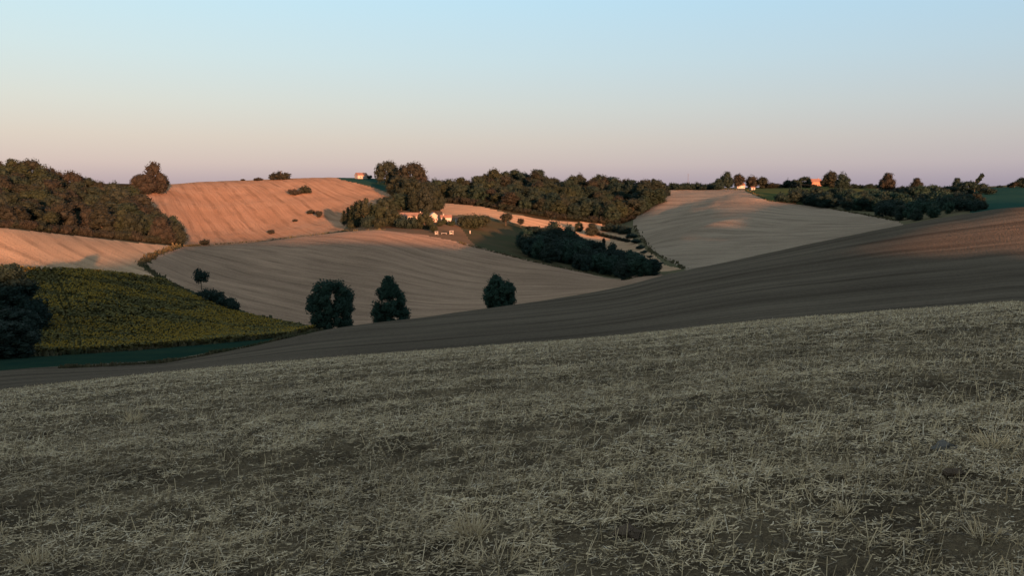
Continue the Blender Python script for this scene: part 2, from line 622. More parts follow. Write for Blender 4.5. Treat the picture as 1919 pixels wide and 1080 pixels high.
def build_ground():
    front = np.arange(-PHI_F, PHI_F, math.radians(0.125))
    rest = np.arange(PHI_F, 2 * math.pi - PHI_F, math.radians(2.2))
    phi = np.concatenate([front, rest])
    nf = len(front)
    rr = np.concatenate([np.array([0.3, 0.7, 1.1, 1.5, 1.9, 2.2, 2.5]),
                         np.exp(np.arange(math.log(2.7), math.log(50), 0.0078)),
                         np.exp(np.arange(math.log(50), math.log(1200), 0.0100)),
                         np.array([1210, 1300, 1450, 1650, 1900, 2300, 2900, 3800, 5000, 6400])])
    P, R = np.meshgrid(phi, rr, indexing='ij')
    x = (np.sin(P) * R).ravel()
    y = (np.cos(P) * R).ravel()
    z = height(x, y)
    nc, nr = len(phi), len(rr)
    V = np.stack([x, y, z], 1)
    i = np.arange(nc)[:, None]
    j = np.arange(nr - 1)[None, :]
    i2 = (i + 1) % nc
    # counter-clockwise seen from above
    F = np.stack([i * nr + j, i2 * nr + j, i2 * nr + j + 1, i * nr + j + 1], -1).reshape(-1, 4)[:, ::-1]
    cx = V[F].mean(1)
    fphi = np.arctan2(cx[:, 0], cx[:, 1])
    fr = np.hypot(cx[:, 0], cx[:, 1])
    kv, _ = knots_at(fphi)
    D = np.exp(kv)
    px, py = to_pix(cx[:, 0], cx[:, 1], cx[:, 2])
    px = np.where(cx[:, 1] > 0.5, px, 99999)
    lab = np.full(len(F), 'far', dtype=object)

    def inside(poly):
        res = np.zeros(len(px), bool)
        n = len(poly)
        for a in range(n):
            x1, y1 = poly[a]
            x2, y2 = poly[(a + 1) % n]
            if y1 == y2:
                continue
            cond = ((y1 > py) != (y2 > py)) & (px < (x2 - x1) * (py - y1) / (y2 - y1) + x1)
            res ^= cond
        return res

    beyond = fr > D[:, 4] * 1.06
    polys = [
        ('floor', WOOD_LEFT, 440), ('floor', WOOD_MID, 560),
        ('hill_left', [(268, 412), (262, 395), (272, 368), (300, 340), (450, 330), (600, 326), (622, 331), (700, 352), (738, 366), (732, 400),
                       (660, 412), (640, 434), (560, 446), (480, 458), (400, 466), (343, 466), (345, 440), (300, 425)], 530),
        ('green_strip', [(618, 326), (705, 330), (760, 340), (760, 390), (738, 366), (700, 350), (640, 337)], 700),
        ('terrace', [(640, 434), (660, 422), (860, 428), (900, 440), (905, 468), (850, 456), (780, 441), (720, 434)], 490),
        ('terrace', [(700, 425), (740, 395), (830, 395), (880, 415), (880, 440), (700, 432)], 520),
        ('lawn', [(862, 424), (930, 412), (990, 425), (1010, 455), (1100, 480), (1200, 512), (1180, 524), (1100, 514), (1000, 493), (900, 468), (880, 450)], 400),
        ('strip', [(825, 380), (900, 387), (960, 402), (1020, 412), (1100, 417), (1150, 424), (1185, 440), (1185, 452), (1222, 475), (1245, 497),
                   (1285, 506), (1260, 520), (1230, 516), (1170, 484), (1130, 464), (1090, 444), (1000, 428), (960, 417), (900, 404), (828, 402)], 420),
        ('hill_right', [(1255, 350), (1300, 352), (1400, 355), (1440, 376), (1530, 385), (1680, 413), (1720, 440), (1400, 520), (1285, 506), (1222, 472), (1185, 425), (1187, 412),
                        (1215, 388), (1258, 365)], 405),
        ('green', [(1398, 350), (1500, 345), (1640, 350), (1640, 372), (1530, 386), (1440, 377), (1396, 358)], 500),
        ('teal', [(1826, 352), (2600, 330), (2600, 420), (1919, 396), (1820, 400), (1800, 370)], 400),
    ]
    for nm, poly, dmin in polys:
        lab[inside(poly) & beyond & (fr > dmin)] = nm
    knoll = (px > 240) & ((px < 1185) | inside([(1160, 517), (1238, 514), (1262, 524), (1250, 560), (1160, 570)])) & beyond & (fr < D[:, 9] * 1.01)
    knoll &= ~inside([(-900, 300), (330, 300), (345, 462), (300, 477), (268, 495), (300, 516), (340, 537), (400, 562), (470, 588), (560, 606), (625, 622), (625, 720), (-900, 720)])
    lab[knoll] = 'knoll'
    lower = [
        ('meadow', [(-900, 900), (-900, 690), (0, 668), (100, 666), (250, 656), (430, 642), (560, 629), (610, 618), (700, 615), (700, 900)], 100),
        ('sunflower', SUNFLOWER, 190),
        ('field_left', [(-900, 380), (0, 427), (150, 443), (250, 455), (338, 462), (296, 476), (260, 495), (292, 518), (345, 552), (310, 528), (230, 516), (150, 509), (40, 506), (0, 504), (-900, 500)], 300),
        ('bank', [(345, 462), (338, 462), (296, 476), (260, 495), (292, 518), (345, 552), (370, 562), (450, 592), (520, 607), (600, 622), (625, 622), (560, 606), (470, 588),
                  (400, 562), (340, 537), (300, 516), (268, 495), (300, 477)], 190),
    ]
    for nm, poly, dmin in lower:
        lab[inside(poly) & beyond & (fr > dmin) & (fr < D[:, 9] * 1.02)] = nm
    cols = np.repeat(np.arange(nc), nr - 1)
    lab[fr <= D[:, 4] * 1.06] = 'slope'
    lab[fr <= 62] = 'near'
    lab[(cols >= nf - 1)] = 'rear'
    specs = {
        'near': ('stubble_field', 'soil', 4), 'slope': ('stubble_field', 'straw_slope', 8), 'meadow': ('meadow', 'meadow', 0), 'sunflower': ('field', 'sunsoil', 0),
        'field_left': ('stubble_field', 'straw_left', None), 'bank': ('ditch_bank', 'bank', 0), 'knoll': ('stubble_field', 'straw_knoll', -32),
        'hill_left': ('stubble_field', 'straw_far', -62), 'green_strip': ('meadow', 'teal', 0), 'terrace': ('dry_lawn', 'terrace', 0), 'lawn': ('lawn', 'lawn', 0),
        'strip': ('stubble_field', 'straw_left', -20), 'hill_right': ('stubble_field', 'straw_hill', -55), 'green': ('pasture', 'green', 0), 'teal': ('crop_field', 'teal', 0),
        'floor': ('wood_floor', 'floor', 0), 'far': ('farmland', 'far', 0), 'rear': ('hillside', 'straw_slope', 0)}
    wx = 5 * fbm(x / 150, y / 150, 2)
    for nm, (oname, mat, ang) in specs.items():
        sel = F[lab == nm]
        if not len(sel):
            continue
        used, inv = np.unique(sel, return_inverse=True)
        me = mesh_np(oname, V[used], inv.reshape(-1, 4), True)
        xx, yy = x[used], y[used]
        if ang is None:                        # mown round a bend
            row = np.hypot(xx + 60, yy - 520)
            along = np.arctan2(yy - 520, xx + 60) * 200
        else:
            a = math.radians(ang)              # direction the rows run in, from the x axis
            row = -xx * math.sin(a) + yy * math.cos(a)
            along = xx * math.cos(a) + yy * math.sin(a)
        attr(me, 'row', row + wx[used])
        attr(me, 'along', along)
        o = link(oname, me, M[mat])
        tag(o, kind='structure')


SUNFLOWER = [(-900, 500), (0, 504), (40, 506), (150, 509), (230, 516), (310, 528), (330, 541), (370, 562), (450, 592), (520, 607), (600, 622), (560, 630), (430, 642), (250, 657),
             (100, 667), (0, 669), (-900, 690)]
WOOD_LEFT = [(-900, 300), (0, 325), (250, 340), (272, 364), (262, 395), (300, 425), (345, 440), (347, 462), (330, 461), (150, 443), (0, 427), (-900, 380)]
WOOD_MID = [(790, 340), (950, 340), (1250, 345), (1257, 365), (1215, 388), (1187, 412), (1150, 424), (1020, 412), (900, 387), (828, 381)]
build_ground()

# ------------------------------------------------------------------ foliage and trees
LEAF = {
    'wood': leaf_mat('sunlit wood foliage', (0.020, 0.031, 0.021), (0.034, 0.031, 0.026), (0.010, 0.015, 0.012)),
    'midwood': leaf_mat('green wood foliage', (0.018, 0.036, 0.024), (0.029, 0.038, 0.030), (0.009, 0.017, 0.013)),
    'dark': leaf_mat('dark green foliage', (0.016, 0.034, 0.029), (0.022, 0.036, 0.028), (0.009, 0.021, 0.019)),
    'valley': leaf_mat('valley tree foliage', (0.022, 0.050, 0.036), (0.026, 0.052, 0.038), (0.012, 0.030, 0.025)),
    'garden': leaf_mat('garden foliage', (0.026, 0.041, 0.022), (0.028, 0.036, 0.022), (0.014, 0.021, 0.015)),
}
BARK = plain_mat('bark', (0.10, 0.08, 0.06), 0.9, 0.4, 3.0)


def ico_core(subdiv=1):
    import bmesh
    bm = bmesh.new()
    bmesh.ops.create_icosphere(bm, subdivisions=subdiv, radius=1.0)
    v = np.array([p.co[:] for p in bm.verts])
    f = np.array([[q.index for q in fc.verts] for fc in bm.faces])
    bm.free()
    return v, f


_cv, _cf = ico_core(2)
_lv, _lf = ico_core(1)


def crown_mesh(name, seed, lobes, n, leaf, core=0.74, inner=0.25):
    """Crown of leaf clumps spread through and over a set of lobes (cx, cy, cz, rx, ry, rz), round dark inner boughs."""
    g = np.random.default_rng(seed)
    L = np.array(lobes, float)
    area = (L[:, 3] * L[:, 4] + L[:, 4] * L[:, 5] + L[:, 3] * L[:, 5])
    k = g.choice(len(L), n * 2, p=area / area.sum())
    d = g.normal(size=(n * 2, 3))
    d /= np.linalg.norm(d, axis=1)[:, None]
    rad = np.where(g.random(n * 2) < inner, g.uniform(0.55, 0.9, n * 2), 0.80 + 0.50 * g.random(n * 2) ** 1.6)
    p = L[k, :3] + d * L[k, 3:] * rad[:, None]
    # drop clumps buried deep inside another lobe
    t = np.min(np.linalg.norm((p[:, None] - L[None, :, :3]) / L[None, :, 3:], axis=2) + np.where(np.arange(len(L))[None] == k[:, None], 9, 0), axis=1)
    p, d = p[t > 0.72][:n], d[t > 0.72][:n]
    n = len(p)
    nrm = d + g.normal(size=(n, 3)) * 0.75
    nrm /= np.linalg.norm(nrm, axis=1)[:, None]
    up = g.normal(size=(n, 3))
    a = np.cross(nrm, up)
    a /= np.linalg.norm(a, axis=1)[:, None]
    b = np.cross(nrm, a)
    s = (leaf * g.uniform(0.5, 1.35, n))[:, None]
    asp = g.uniform(0.55, 1.0, n)[:, None]
    j = lambda: g.uniform(0.6, 1.15, n)[:, None]
    q = np.stack([p - a * s * j() - b * s * asp * j() * 0.6, p + a * s * j() * 0.7 - b * s * asp * j(), p + a * s * j() + b * s * asp * j() * 0.7, p - a * s * j() * 0.6 + b * s * asp * j()], 1).reshape(-1, 3)
    fq = np.arange(4 * n).reshape(-1, 4)
    tri = np.concatenate([fq[:, [0, 1, 2]], fq[:, [0, 2, 3]]])
    vs_, fs_ = [q], [tri]
    off = len(q)
    if core:
        for c in L:
            bump = 1 + 0.16 * g.normal(size=(len(_lv), 1))
            vs_.append(_lv * c[3:] * core * bump + c[:3])
            fs_.append(_lf + off)
            off += len(_lv)
    return mesh_np(name, np.concatenate(vs_), np.concatenate(fs_))


def round_lobes(seed, width=0.42, zc=0.58, zr=0.36, n=9, lobe=0.19):
    g = np.random.default_rng(seed)
    out = [(0, 0, zc, width * 0.68, width * 0.68, zr * 0.78)]
    for i in range(n):
        t = 2 * math.pi * (i + g.uniform(-0.3, 0.3)) / n * 2.4
        h = (i + 0.5) / n * 2 - 1
        rr = math.sqrt(max(0.05, 1 - h * h)) * width * g.uniform(0.55, 0.80)
        s = lobe * g.uniform(0.75, 1.25)
        out.append((rr * math.cos(t), rr * math.sin(t), zc + h * (zr - lobe * 0.7) + g.uniform(-0.05, 0.05), s * 1.1, s * 1.1, s * g.uniform(0.9, 1.35)))
    return out


def tuft_lobes(seed, profile, n, lo, hi, depth=0.9):
    """Many small leafy boughs filling an outline; profile is [(height, half width), ...], slightly lopsided."""
    g = np.random.default_rng(seed)
    hs = [p[0] for p in profile]
    ws = [p[1] for p in profile]
    out = []
    skew = g.uniform(-0.06, 0.06)
    while len(out) < n:
        z = g.uniform(hs[0], hs[-1])
        w = np.interp(z, hs, ws)
        if g.random() * max(ws) > w + 0.05:
            continue
        r = math.sqrt(g.uniform(0.0 if len(out) % 3 == 0 else 0.45, 1.0))
        t = g.uniform(0, 2 * math.pi)
        s = g.uniform(lo, hi)
        rr = max(0.0, w - s * 0.6) * r
        out.append((rr * math.cos(t) + skew * z, rr * math.sin(t) * depth, z, s * g.uniform(0.8, 1.15), s * g.uniform(0.8, 1.15), s * g.uniform(0.9, 1.5)))
    return out


ROUND = [(0.10, 0.20), (0.22, 0.36), (0.42, 0.42), (0.62, 0.40), (0.80, 0.28), (0.90, 0.12)]
WIDE = [(0.10, 0.26), (0.22, 0.44), (0.45, 0.50), (0.66, 0.44), (0.82, 0.27), (0.90, 0.10)]
TALL = [(0.08, 0.14), (0.20, 0.24), (0.42, 0.28), (0.66, 0.24), (0.84, 0.14), (0.92, 0.05)]


def column_lobes(seed, width=0.16, n=6, z0=0.12):
    g = np.random.default_rng(seed)
    out = []
    for i in range(n):
        f = (i + 0.5) / n
        z = z0 + (0.97 - z0) * f
        s = width * (0.75 + 0.5 * math.sin(math.pi * min(1, f * 0.9 + 0.12))) * g.uniform(0.8, 1.1) * (1.0 if f < 0.75 else 0.72)
        out.append((g.uniform(-0.3, 0.3) * width, g.uniform(-0.3, 0.3) * width, z, s, s, (0.97 - z0) / n * 0.95))
    return out


def bush_lobes(seed, width=0.62, n=7):
    g = np.random.default_rng(seed)
    out = [(0, 0, 0.42, width * 0.7, width * 0.7, 0.46)]
    for i in range(n):
        t = 2 * math.pi * i / n + g.uniform(-0.3, 0.3)
        s = g.uniform(0.22, 0.34)
        out.append((width * 0.72 * math.cos(t), width * 0.72 * math.sin(t), g.uniform(0.22, 0.62), s, s, s * 0.95))
    return out


def trunk_mesh(name, seed, h=0.62, r=0.028):
    g = np.random.default_rng(seed)
    m = MB()
    lean = g.uniform(-0.02, 0.02, 2)
    top = (lean[0], lean[1], h)
    m.tube((0, 0, -0.06), (lean[0] * 0.4, lean[1] * 0.4, h * 0.45), r, r * 0.75, 7)
    m.tube((lean[0] * 0.4, lean[1] * 0.4, h * 0.44), top, r * 0.75, r * 0.35, 6)
    for i in range(4):
        t = 2 * math.pi * i / 4 + g.uniform(-0.4, 0.4)
        z0 = h * g.uniform(0.42, 0.72)
        l = g.uniform(0.16, 0.26)
        m.tube((lean[0] * 0.6, lean[1] * 0.6, z0), (l * math.cos(t), l * math.sin(t), z0 + g.uniform(0.12, 0.24)), r * 0.45, r * 0.15, 5)
    return m.mesh(name)


TRUNKS = [trunk_mesh('trunk', 40 + i) for i in range(4)]
CROWN = {
    'round': [crown_mesh('crown', 100 + i, tuft_lobes(200 + i, ROUND if i % 2 else WIDE, 30, 0.11, 0.20), 2300, 0.025, core=0.74) for i in range(8)],
    'tall': [crown_mesh('crown', 130 + i, tuft_lobes(230 + i, TALL, 28, 0.09, 0.15), 2000, 0.024, core=0.72) for i in range(4)],
    'column': [crown_mesh('crown', 160 + i, column_lobes(260 + i, 0.13 + 0.03 * i), 900, 0.026) for i in range(3)],
    'bush': [crown_mesh('crown', 190 + i, bush_lobes(290 + i), 1100, 0.055) for i in range(4)],
    'open': [crown_mesh('crown', 210 + i, round_lobes(310 + i, 0.34, 0.66, 0.30, 8, 0.15), 520, 0.045, core=0.55) for i in range(3)],
}
_leafed = {}


def leafed(me, leafkey):
    """The same crown in another foliage."""
    k = (me.name, leafkey)
    if k not in _leafed:
        c = me.copy()
        c.materials.append(LEAF[leafkey])
        _leafed[k] = c
    return _leafed[k]


for _t in TRUNKS:
    _t.materials.append(BARK)


def tree(name, pos, h, w, shape, leafkey, label, cat='tree', group=None, variant=None, crown=None, sink=0.15):
    """h and w in metres; the crown is stretched to the width asked for."""
    proto = CROWN[shape]
    me = crown if crown is not None else proto[variant if variant is not None else random.randrange(len(proto))]
    o = empty(name, (pos[0], pos[1], pos[2] - sink), random.uniform(0, 6.28))
    co = np.empty(len(me.vertices) * 3, np.float32)
    me.vertices.foreach_get('co', co)
    wid = np.percentile(co[0::3], 98) - np.percentile(co[0::3], 2)
    sx = w / wid if w else h
    c = link('crown', leafed(me, leafkey), None, o)
    c.scale = (sx, sx, h)
    if shape != 'bush':
        t = link('trunk', random.choice(TRUNKS), None, o)
        t.scale = (min(sx, h) * 0.9, min(sx, h) * 0.9, h)
    else:
        t = link('stem', random.choice(TRUNKS), None, o)
        t.scale = (h * 0.8, h * 0.8, h * 0.7)
    tag(o, label, cat, group)
    return o


def px_m(p):
    """Metres spanned by one photograph pixel at point p."""
    return math.hypot(p[0], p[1]) / F_PX * 0.97


def tree_px(name, px, base, hpx, wpx, shape, leafkey, label, cat='tree', group=None, d=None, dmin=60, **kw):
    p = at_dist(px, d, base) if d else on_ground([px], [base], dmin)[0]
    if np.isnan(p[0]):
        p = at_dist(px, 1000, base)
    k = px_m(p)
    return tree(name, p, hpx * k, wpx * k, shape, leafkey, label, cat, group, **kw)


def in_poly(px, py, poly):
    r = False
    n = len(poly)
    for a in range(n):
        x1, y1 = poly[a]
        x2, y2 = poly[(a + 1) % n]
        if (y1 > py) != (y2 > py) and px < (x2 - x1) * (py - y1) / (y2 - y1) + x1:
            r = not r
    return r


def scatter_px(poly, n, gap_px, gap_m, dmin, seed):
    """Ground points inside an outline, kept apart both in view and on the ground."""
    g = random.Random(seed)
    xs = [p[0] for p in poly]
    ys = [p[1] for p in poly]
    cand = []
    for _ in range(n * 30):
        a, b = g.uniform(min(xs), max(xs)), g.uniform(min(ys), max(ys))
        if in_poly(a, b, poly):
            cand.append((a, b))
    if not cand:
        return []
    W = on_ground([c[0] for c in cand[:n * 12]], [c[1] for c in cand[:n * 12]], dmin)
    keep = []
    for (a, b), w in zip(cand, W):
        if np.isnan(w[0]):
            continue
        if all(math.hypot(a - k[0], (b - k[1]) * 1.6) > gap_px and math.hypot(w[0] - k[2][0], w[1] - k[2][1]) > gap_m for k in keep):
            keep.append((a, b, w))
            if len(keep) >= n:
                break
    return keep


def wood(poly, n, gap_px, gap_m, dmin, seed, hpx, shapes, leafkey, labels, group, name='woodland_tree', wfac=(0.75, 1.05), edges=None):
    """labels: one for the inner trees, or (front edge, top edge, inner) with edges giving the two edge lines as py over px."""
    g = random.Random(seed + 1)
    for a, b, w in scatter_px(poly, n, gap_px, gap_m, dmin, seed):
        h = g.uniform(*hpx) * px_m(w)
        lab, grp = labels, group
        if edges:
            lo = np.interp(a, [p[0] for p in edges[0]], [p[1] for p in edges[0]])
            hi = np.interp(a, [p[0] for p in edges[1]], [p[1] for p in edges[1]])
            k = 0 if lo - b < 13 else 1 if b - hi < 12 else 2
            lab, grp = labels[k], group + (' along its front edge', ' along its top edge', '')[k]
        tree(name, w, h, h * g.uniform(*wfac), g.choice(shapes), g.choice(MIXED[leafkey]), lab, 'tree', grp)


MIXED = {'wood': ['wood', 'wood', 'garden', 'midwood'], 'midwood': ['midwood', 'midwood', 'garden', 'wood', 'dark'], 'dark': ['dark', 'dark', 'valley']}
ORD = ['first', 'second', 'third', 'fourth', 'fifth', 'sixth', 'seventh', 'eighth', 'ninth', 'tenth', 'eleventh', 'twelfth', 'thirteenth', 'fourteenth', 'fifteenth', 'sixteenth', 'seventeenth']


# the three dark trees in the fold between the two hills: crowns of their own, fine enough to be seen near
_n1 = crown_mesh('crown', 11, tuft_lobes(23, [(0.05, 0.34), (0.2, 0.38), (0.45, 0.40), (0.68, 0.39), (0.82, 0.33), (0.93, 0.20)], 130, 0.055, 0.10, 0.75), 10500, 0.016, core=0.7)
_n2 = crown_mesh('crown', 12, tuft_lobes(12, [(0.04, 0.36), (0.22, 0.38), (0.42, 0.34), (0.62, 0.27), (0.80, 0.19), (0.95, 0.06)], 120, 0.055, 0.10, 0.85), 9000, 0.016, core=0.72)
_n3 = crown_mesh('crown', 13, tuft_lobes(19, [(0.04, 0.34), (0.25, 0.40), (0.5, 0.42), (0.72, 0.37), (0.93, 0.16)], 120, 0.06, 0.115, 0.9), 8600, 0.017, core=0.74)
tree_px('broadleaf_tree', 620, 619, 96, 78, 'round', 'valley', 'large dark green tree with a forked double crown in the fold of the fields', crown=_n1, d=186).rotation_euler = (0, 0, 0)
tree_px('broadleaf_tree', 733, 611, 88, 64, 'round', 'valley', 'dark green tree with a pointed crown between the forked tree and the rounder one', crown=_n2, d=200).rotation_euler = (0, 0, 0)
tree_px('broadleaf_tree', 936, 585, 70, 56, 'round', 'valley', 'dark round tree standing alone where the front slope meets the knoll field', crown=_n3, d=228).rotation_euler = (0, 0, 0)

# lone small tree and the bushes down the ditch
tree_px('broadleaf_tree', 378, 545, 38, 25, 'open', 'dark', 'small lone dark tree above the bushes on the ditch bank', dmin=200)
for i, (a, b, h, w, lab) in enumerate([(402, 572, 32, 34, 'dark bush directly below the small lone tree on the ditch bank'), (424, 581, 28, 30, 'dark bush in the middle of the ditch bank row'),
                                       (438, 589, 27, 22, 'dark bush at the lower end of the ditch bank row'), (384, 562, 22, 26, 'low dark bush at the upper end of the ditch bank row')]):
    tree_px('shrub', a, b, h, w, 'bush', 'dark', lab, 'bush', 'bushes along the ditch', dmin=190)
# dark trees at the left edge of the sunflower field
for a, top, w, dd, cr, lab in [(4, 500, 96, 232, _n2, 'tall dark tree cut by the left edge of the picture beside the sunflowers'), (36, 552, 46, 228, _n3, 'dark bushy tree nearest the sunflower field at the left edge'),
                               (-40, 512, 120, 236, _n1, 'dark tree mostly outside the left edge behind the tall dark tree'), (8, 576, 76, 205, _n3, 'lower dark tree in front of the tall dark tree at the left edge'),
                               (-14, 604, 90, 186, _n1, 'lowest dark tree in the bottom corner of the left edge clump')]:
    p = at_dist(a, dd)
    X, Y, Z = ray(a, top)
    tree('broadleaf_tree', p, Z / math.hypot(X, Y) * dd - p[2], w * px_m(p), 'tall', 'dark', lab, 'tree', 'dark trees at the left edge', crown=cr)

# left wood
_gl = 'trees of the left wood'
wood([(-70, 342), (60, 344), (110, 354), (150, 360), (190, 374), (225, 384), (258, 402), (300, 428), (338, 442), (338, 456), (326, 457), (150, 439), (0, 423), (-70, 414)], 125, 10, 5.0, 440, 21, (28, 46), ['round', 'round', 'tall'], 'wood',
     ('brown green tree on the front edge of the left wood above the pale field', 'brown green tree on the top edge of the left wood against the sky', 'brown green tree deep inside the dense wood on the left hillside'), _gl,
     edges=([(-70, 414), (0, 423), (150, 439), (326, 457), (345, 458)], [(-70, 342), (60, 344), (110, 354), (150, 360), (190, 374), (225, 384), (258, 402), (300, 428), (338, 442)]))
for a, b, h, w, lab in [(290, 362, 50, 34, 'tall pale topped tree at the top of the left wood against the sky'), (262, 362, 32, 30, 'rounded tree left of the tall one at the top edge of the left wood'),
                        (304, 358, 28, 26, 'small tree right of the tall one at the top edge of the left wood'), (276, 364, 34, 32, 'mid sized tree just in front of the tall one at the upper wood edge')]:
    tree_px('broadleaf_tree', a, b, h, w, 'round', 'wood', lab, dmin=500)
for a, b, h, w, lab in [(331, 459, 37, 34, 'round tree at the lower right tip of the left wood'), (303, 456, 46, 34, 'taller tree second from the lower right tip of the left wood')]:
    tree_px('broadleaf_tree', a, b, h, w, 'round', 'wood', lab, dmin=420)
tree_px('shrub', 384, 460, 13, 15, 'bush', 'wood', 'small round bush alone by the track below the orange hill', 'bush', dmin=420)

# bushes on and along the orange hill
for a, b, h, w, dm, lab in [(524, 337, 17, 36, 600, 'wide dark bush on the skyline of the orange hill'), (484, 339, 7, 16, 600, 'low bush left of the wide one on the hill skyline'),
                            (455, 339, 4, 8, 600, 'tiny bush farthest left on the orange hill skyline'), (552, 366, 13, 20, 600, 'left bush of the pair on the orange hill slope'),
                            (573, 363, 17, 20, 600, 'taller right bush of the pair on the orange hill slope'), (598, 408, 14, 12, 560, 'small dark bush in the shaded foot of the orange hill'),
                            (583, 402, 9, 14, 560, 'low dark bush left of the small one in the shaded hill foot'), (508, 440, 9, 12, 560, 'faint small bush by the track above the knoll field'),
                            (553, 416, 6, 9, 560, 'tiny dark bush lowest in the shaded foot of the hill')]:
    tree_px('shrub', a, b, h, w, 'bush', 'wood', lab, 'bush', dmin=dm)

# tall trees on the ridge in the middle
for a, b, h, w, lab, sh in [(724, 346, 44, 37, 'round topped tree rising highest left of the ridge pair', 'round'), (770, 356, 52, 46, 'broad dark tree right of the ridge pair', 'round'),
                            (748, 352, 34, 32, 'tree filling the gap between the two tall ridge trees', 'round'), (745, 372, 40, 36, 'tree below the left tall ridge tree', 'round'),
                            (770, 376, 44, 42, 'broad olive tree in front of the two tall ridge trees', 'round'), (800, 378, 38, 36, 'olive tree on the right shoulder of the ridge clump', 'round'),
                            (752, 395, 34, 36, 'rounded tree at the foot of the ridge clump above the long roof', 'round'), (776, 397, 40, 26, 'tall dark tree above the long roof', 'tall'),
                            (798, 398, 46, 30, 'tall tree above the white house roof', 'tall'), (818, 394, 40, 28, 'tree at the right foot of the ridge clump beside the orange strip', 'round'),
                            (725, 398, 30, 40, 'wide bushy tree at the left foot of the ridge clump', 'round'), (790, 360, 30, 28, 'tree on the right skyline shoulder of the ridge clump', 'round'),
                            (822, 372, 26, 26, 'tree between the ridge clump and the middle wood', 'round')]:
    tree_px('broadleaf_tree', a, b, h, w * 1.08, sh, random.choice(['wood', 'midwood']), lab, 'tree', 'clump on the ridge', dmin=560, **({'variant': random.choice([0, 2, 4, 6])} if sh == 'round' else {}))
# row of slim trees on the left of the hamlet
for i, (a, b, h, w) in enumerate([(645, 424, 32, 9), (652, 424, 38, 10), (660, 425, 44, 11), (668, 424, 50, 14), (677, 424, 52, 15), (686, 425, 58, 16), (695, 424, 46, 12), (702, 424, 44, 13)]):
    tree_px('poplar_tree', a, b, h * 0.92, w * 1.25, 'column', 'garden', ORD[i] + ' slim upright tree from the left in the row by the hamlet', 'tree', 'slim trees by the hamlet', dmin=490)
for a, b, h, w, lf, lab in [(718, 424, 40, 30, 'garden', 'bushy olive tree right of the slim row'), (690, 428, 26, 24, 'dark', 'dark bush in front of the slim tree row'),
                            (735, 426, 34, 36, 'garden', 'wide pale green garden tree left of the long roof'), (757, 428, 26, 30, 'dark', 'dark garden bush below the long roof'),
                            (776, 429, 28, 30, 'dark', 'dark bush under the middle of the long roof'), (796, 430, 36, 30, 'garden', 'olive tree left of the white house'),
                            (712, 428, 22, 26, 'garden', 'low bush at the garden edge between olive trees'), (833, 422, 16, 10, 'garden', 'slim brown bush before the white wall'), (824, 424, 15, 12, 'garden', 'small olive bush between the two pale houses'), (846, 424, 12, 13, 'garden', 'low bush at the right corner of the white house'), (806, 424, 14, 14, 'garden', 'low bush before the pale gabled house'),
                            (813, 436, 18, 14, 'garden', 'small round bush left of the white garden frames'), (662, 428, 18, 22, 'garden', 'low bush at the foot of the slim row')]:
    tree_px('garden_tree', a, b, h, w, 'bush' if h < 30 else 'round', lf, lab, 'tree' if h >= 30 else 'bush', 'garden trees of the hamlet', dmin=480)
for a, b, h, w, lab in [(872, 428, 28, 28, 'left bush of the dense green clump right of the white house'), (890, 429, 32, 32, 'middle and tallest bush of the clump right of the white house'),
                        (906, 424, 24, 26, 'right bush of the clump beside the orange strip')]:
    tree_px('shrub', a, b, h, w, 'bush', 'garden', lab, 'bush', 'bush clump right of the white house', dmin=470)

# middle wood
wood([(812, 364), (850, 362), (900, 354), (950, 350), (1000, 352), (1060, 360), (1160, 366), (1225, 370), (1248, 378), (1215, 392), (1185, 410), (1150, 420), (1020, 406), (900, 383), (838, 378)], 122, 10, 5.5, 560, 31, (25, 38), ['round', 'round', 'tall'], 'midwood',
     ('brown green tree on the front edge of the middle wood above the orange strip', 'brown green tree along the skyline top of the wood behind the hamlet', 'brown green tree deep inside the wide wood behind the hamlet'), 'trees of the middle wood', wfac=(0.8, 1.1),
     edges=([(838, 378), (900, 383), (1020, 406), (1150, 420), (1185, 410), (1215, 392), (1248, 378)], [(812, 364), (850, 362), (900, 354), (950, 350), (1000, 352), (1060, 360), (1160, 366), (1225, 370), (1248, 378)]))
for i, a in enumerate(range(-8, 330, 13)):
    b = np.interp(a, [-10, 0, 150, 330], [424, 425, 441, 459])
    tree_px('shrub', a, b, 13 + (i * 29 % 7), 22, 'bush', 'wood', 'low bush under the front trees of the left wood', 'bush', 'undergrowth bushes along the left wood', dmin=400)
for i, a in enumerate(range(845, 1190, 14)):
    b = np.interp(a, [840, 900, 1020, 1150, 1185], [380, 385, 408, 422, 412])
    tree_px('shrub', a, b, 10 + (i * 29 % 6), 19, 'bush', 'wood', 'low bush under the front trees of the middle wood', 'bush', 'undergrowth bushes along the middle wood', dmin=520)
for a, b, h, w, lab in [(1087, 346, 24, 22, 'round tree standing above the middle wood skyline'), (1138, 346, 18, 18, 'dark round tree on the skyline right of the middle of the wood'), (1158, 346, 14, 18, 'low tree on the skyline near the right end of the wood')]:
    tree_px('broadleaf_tree', a, b, h, w, 'round', 'wood', lab, dmin=700)
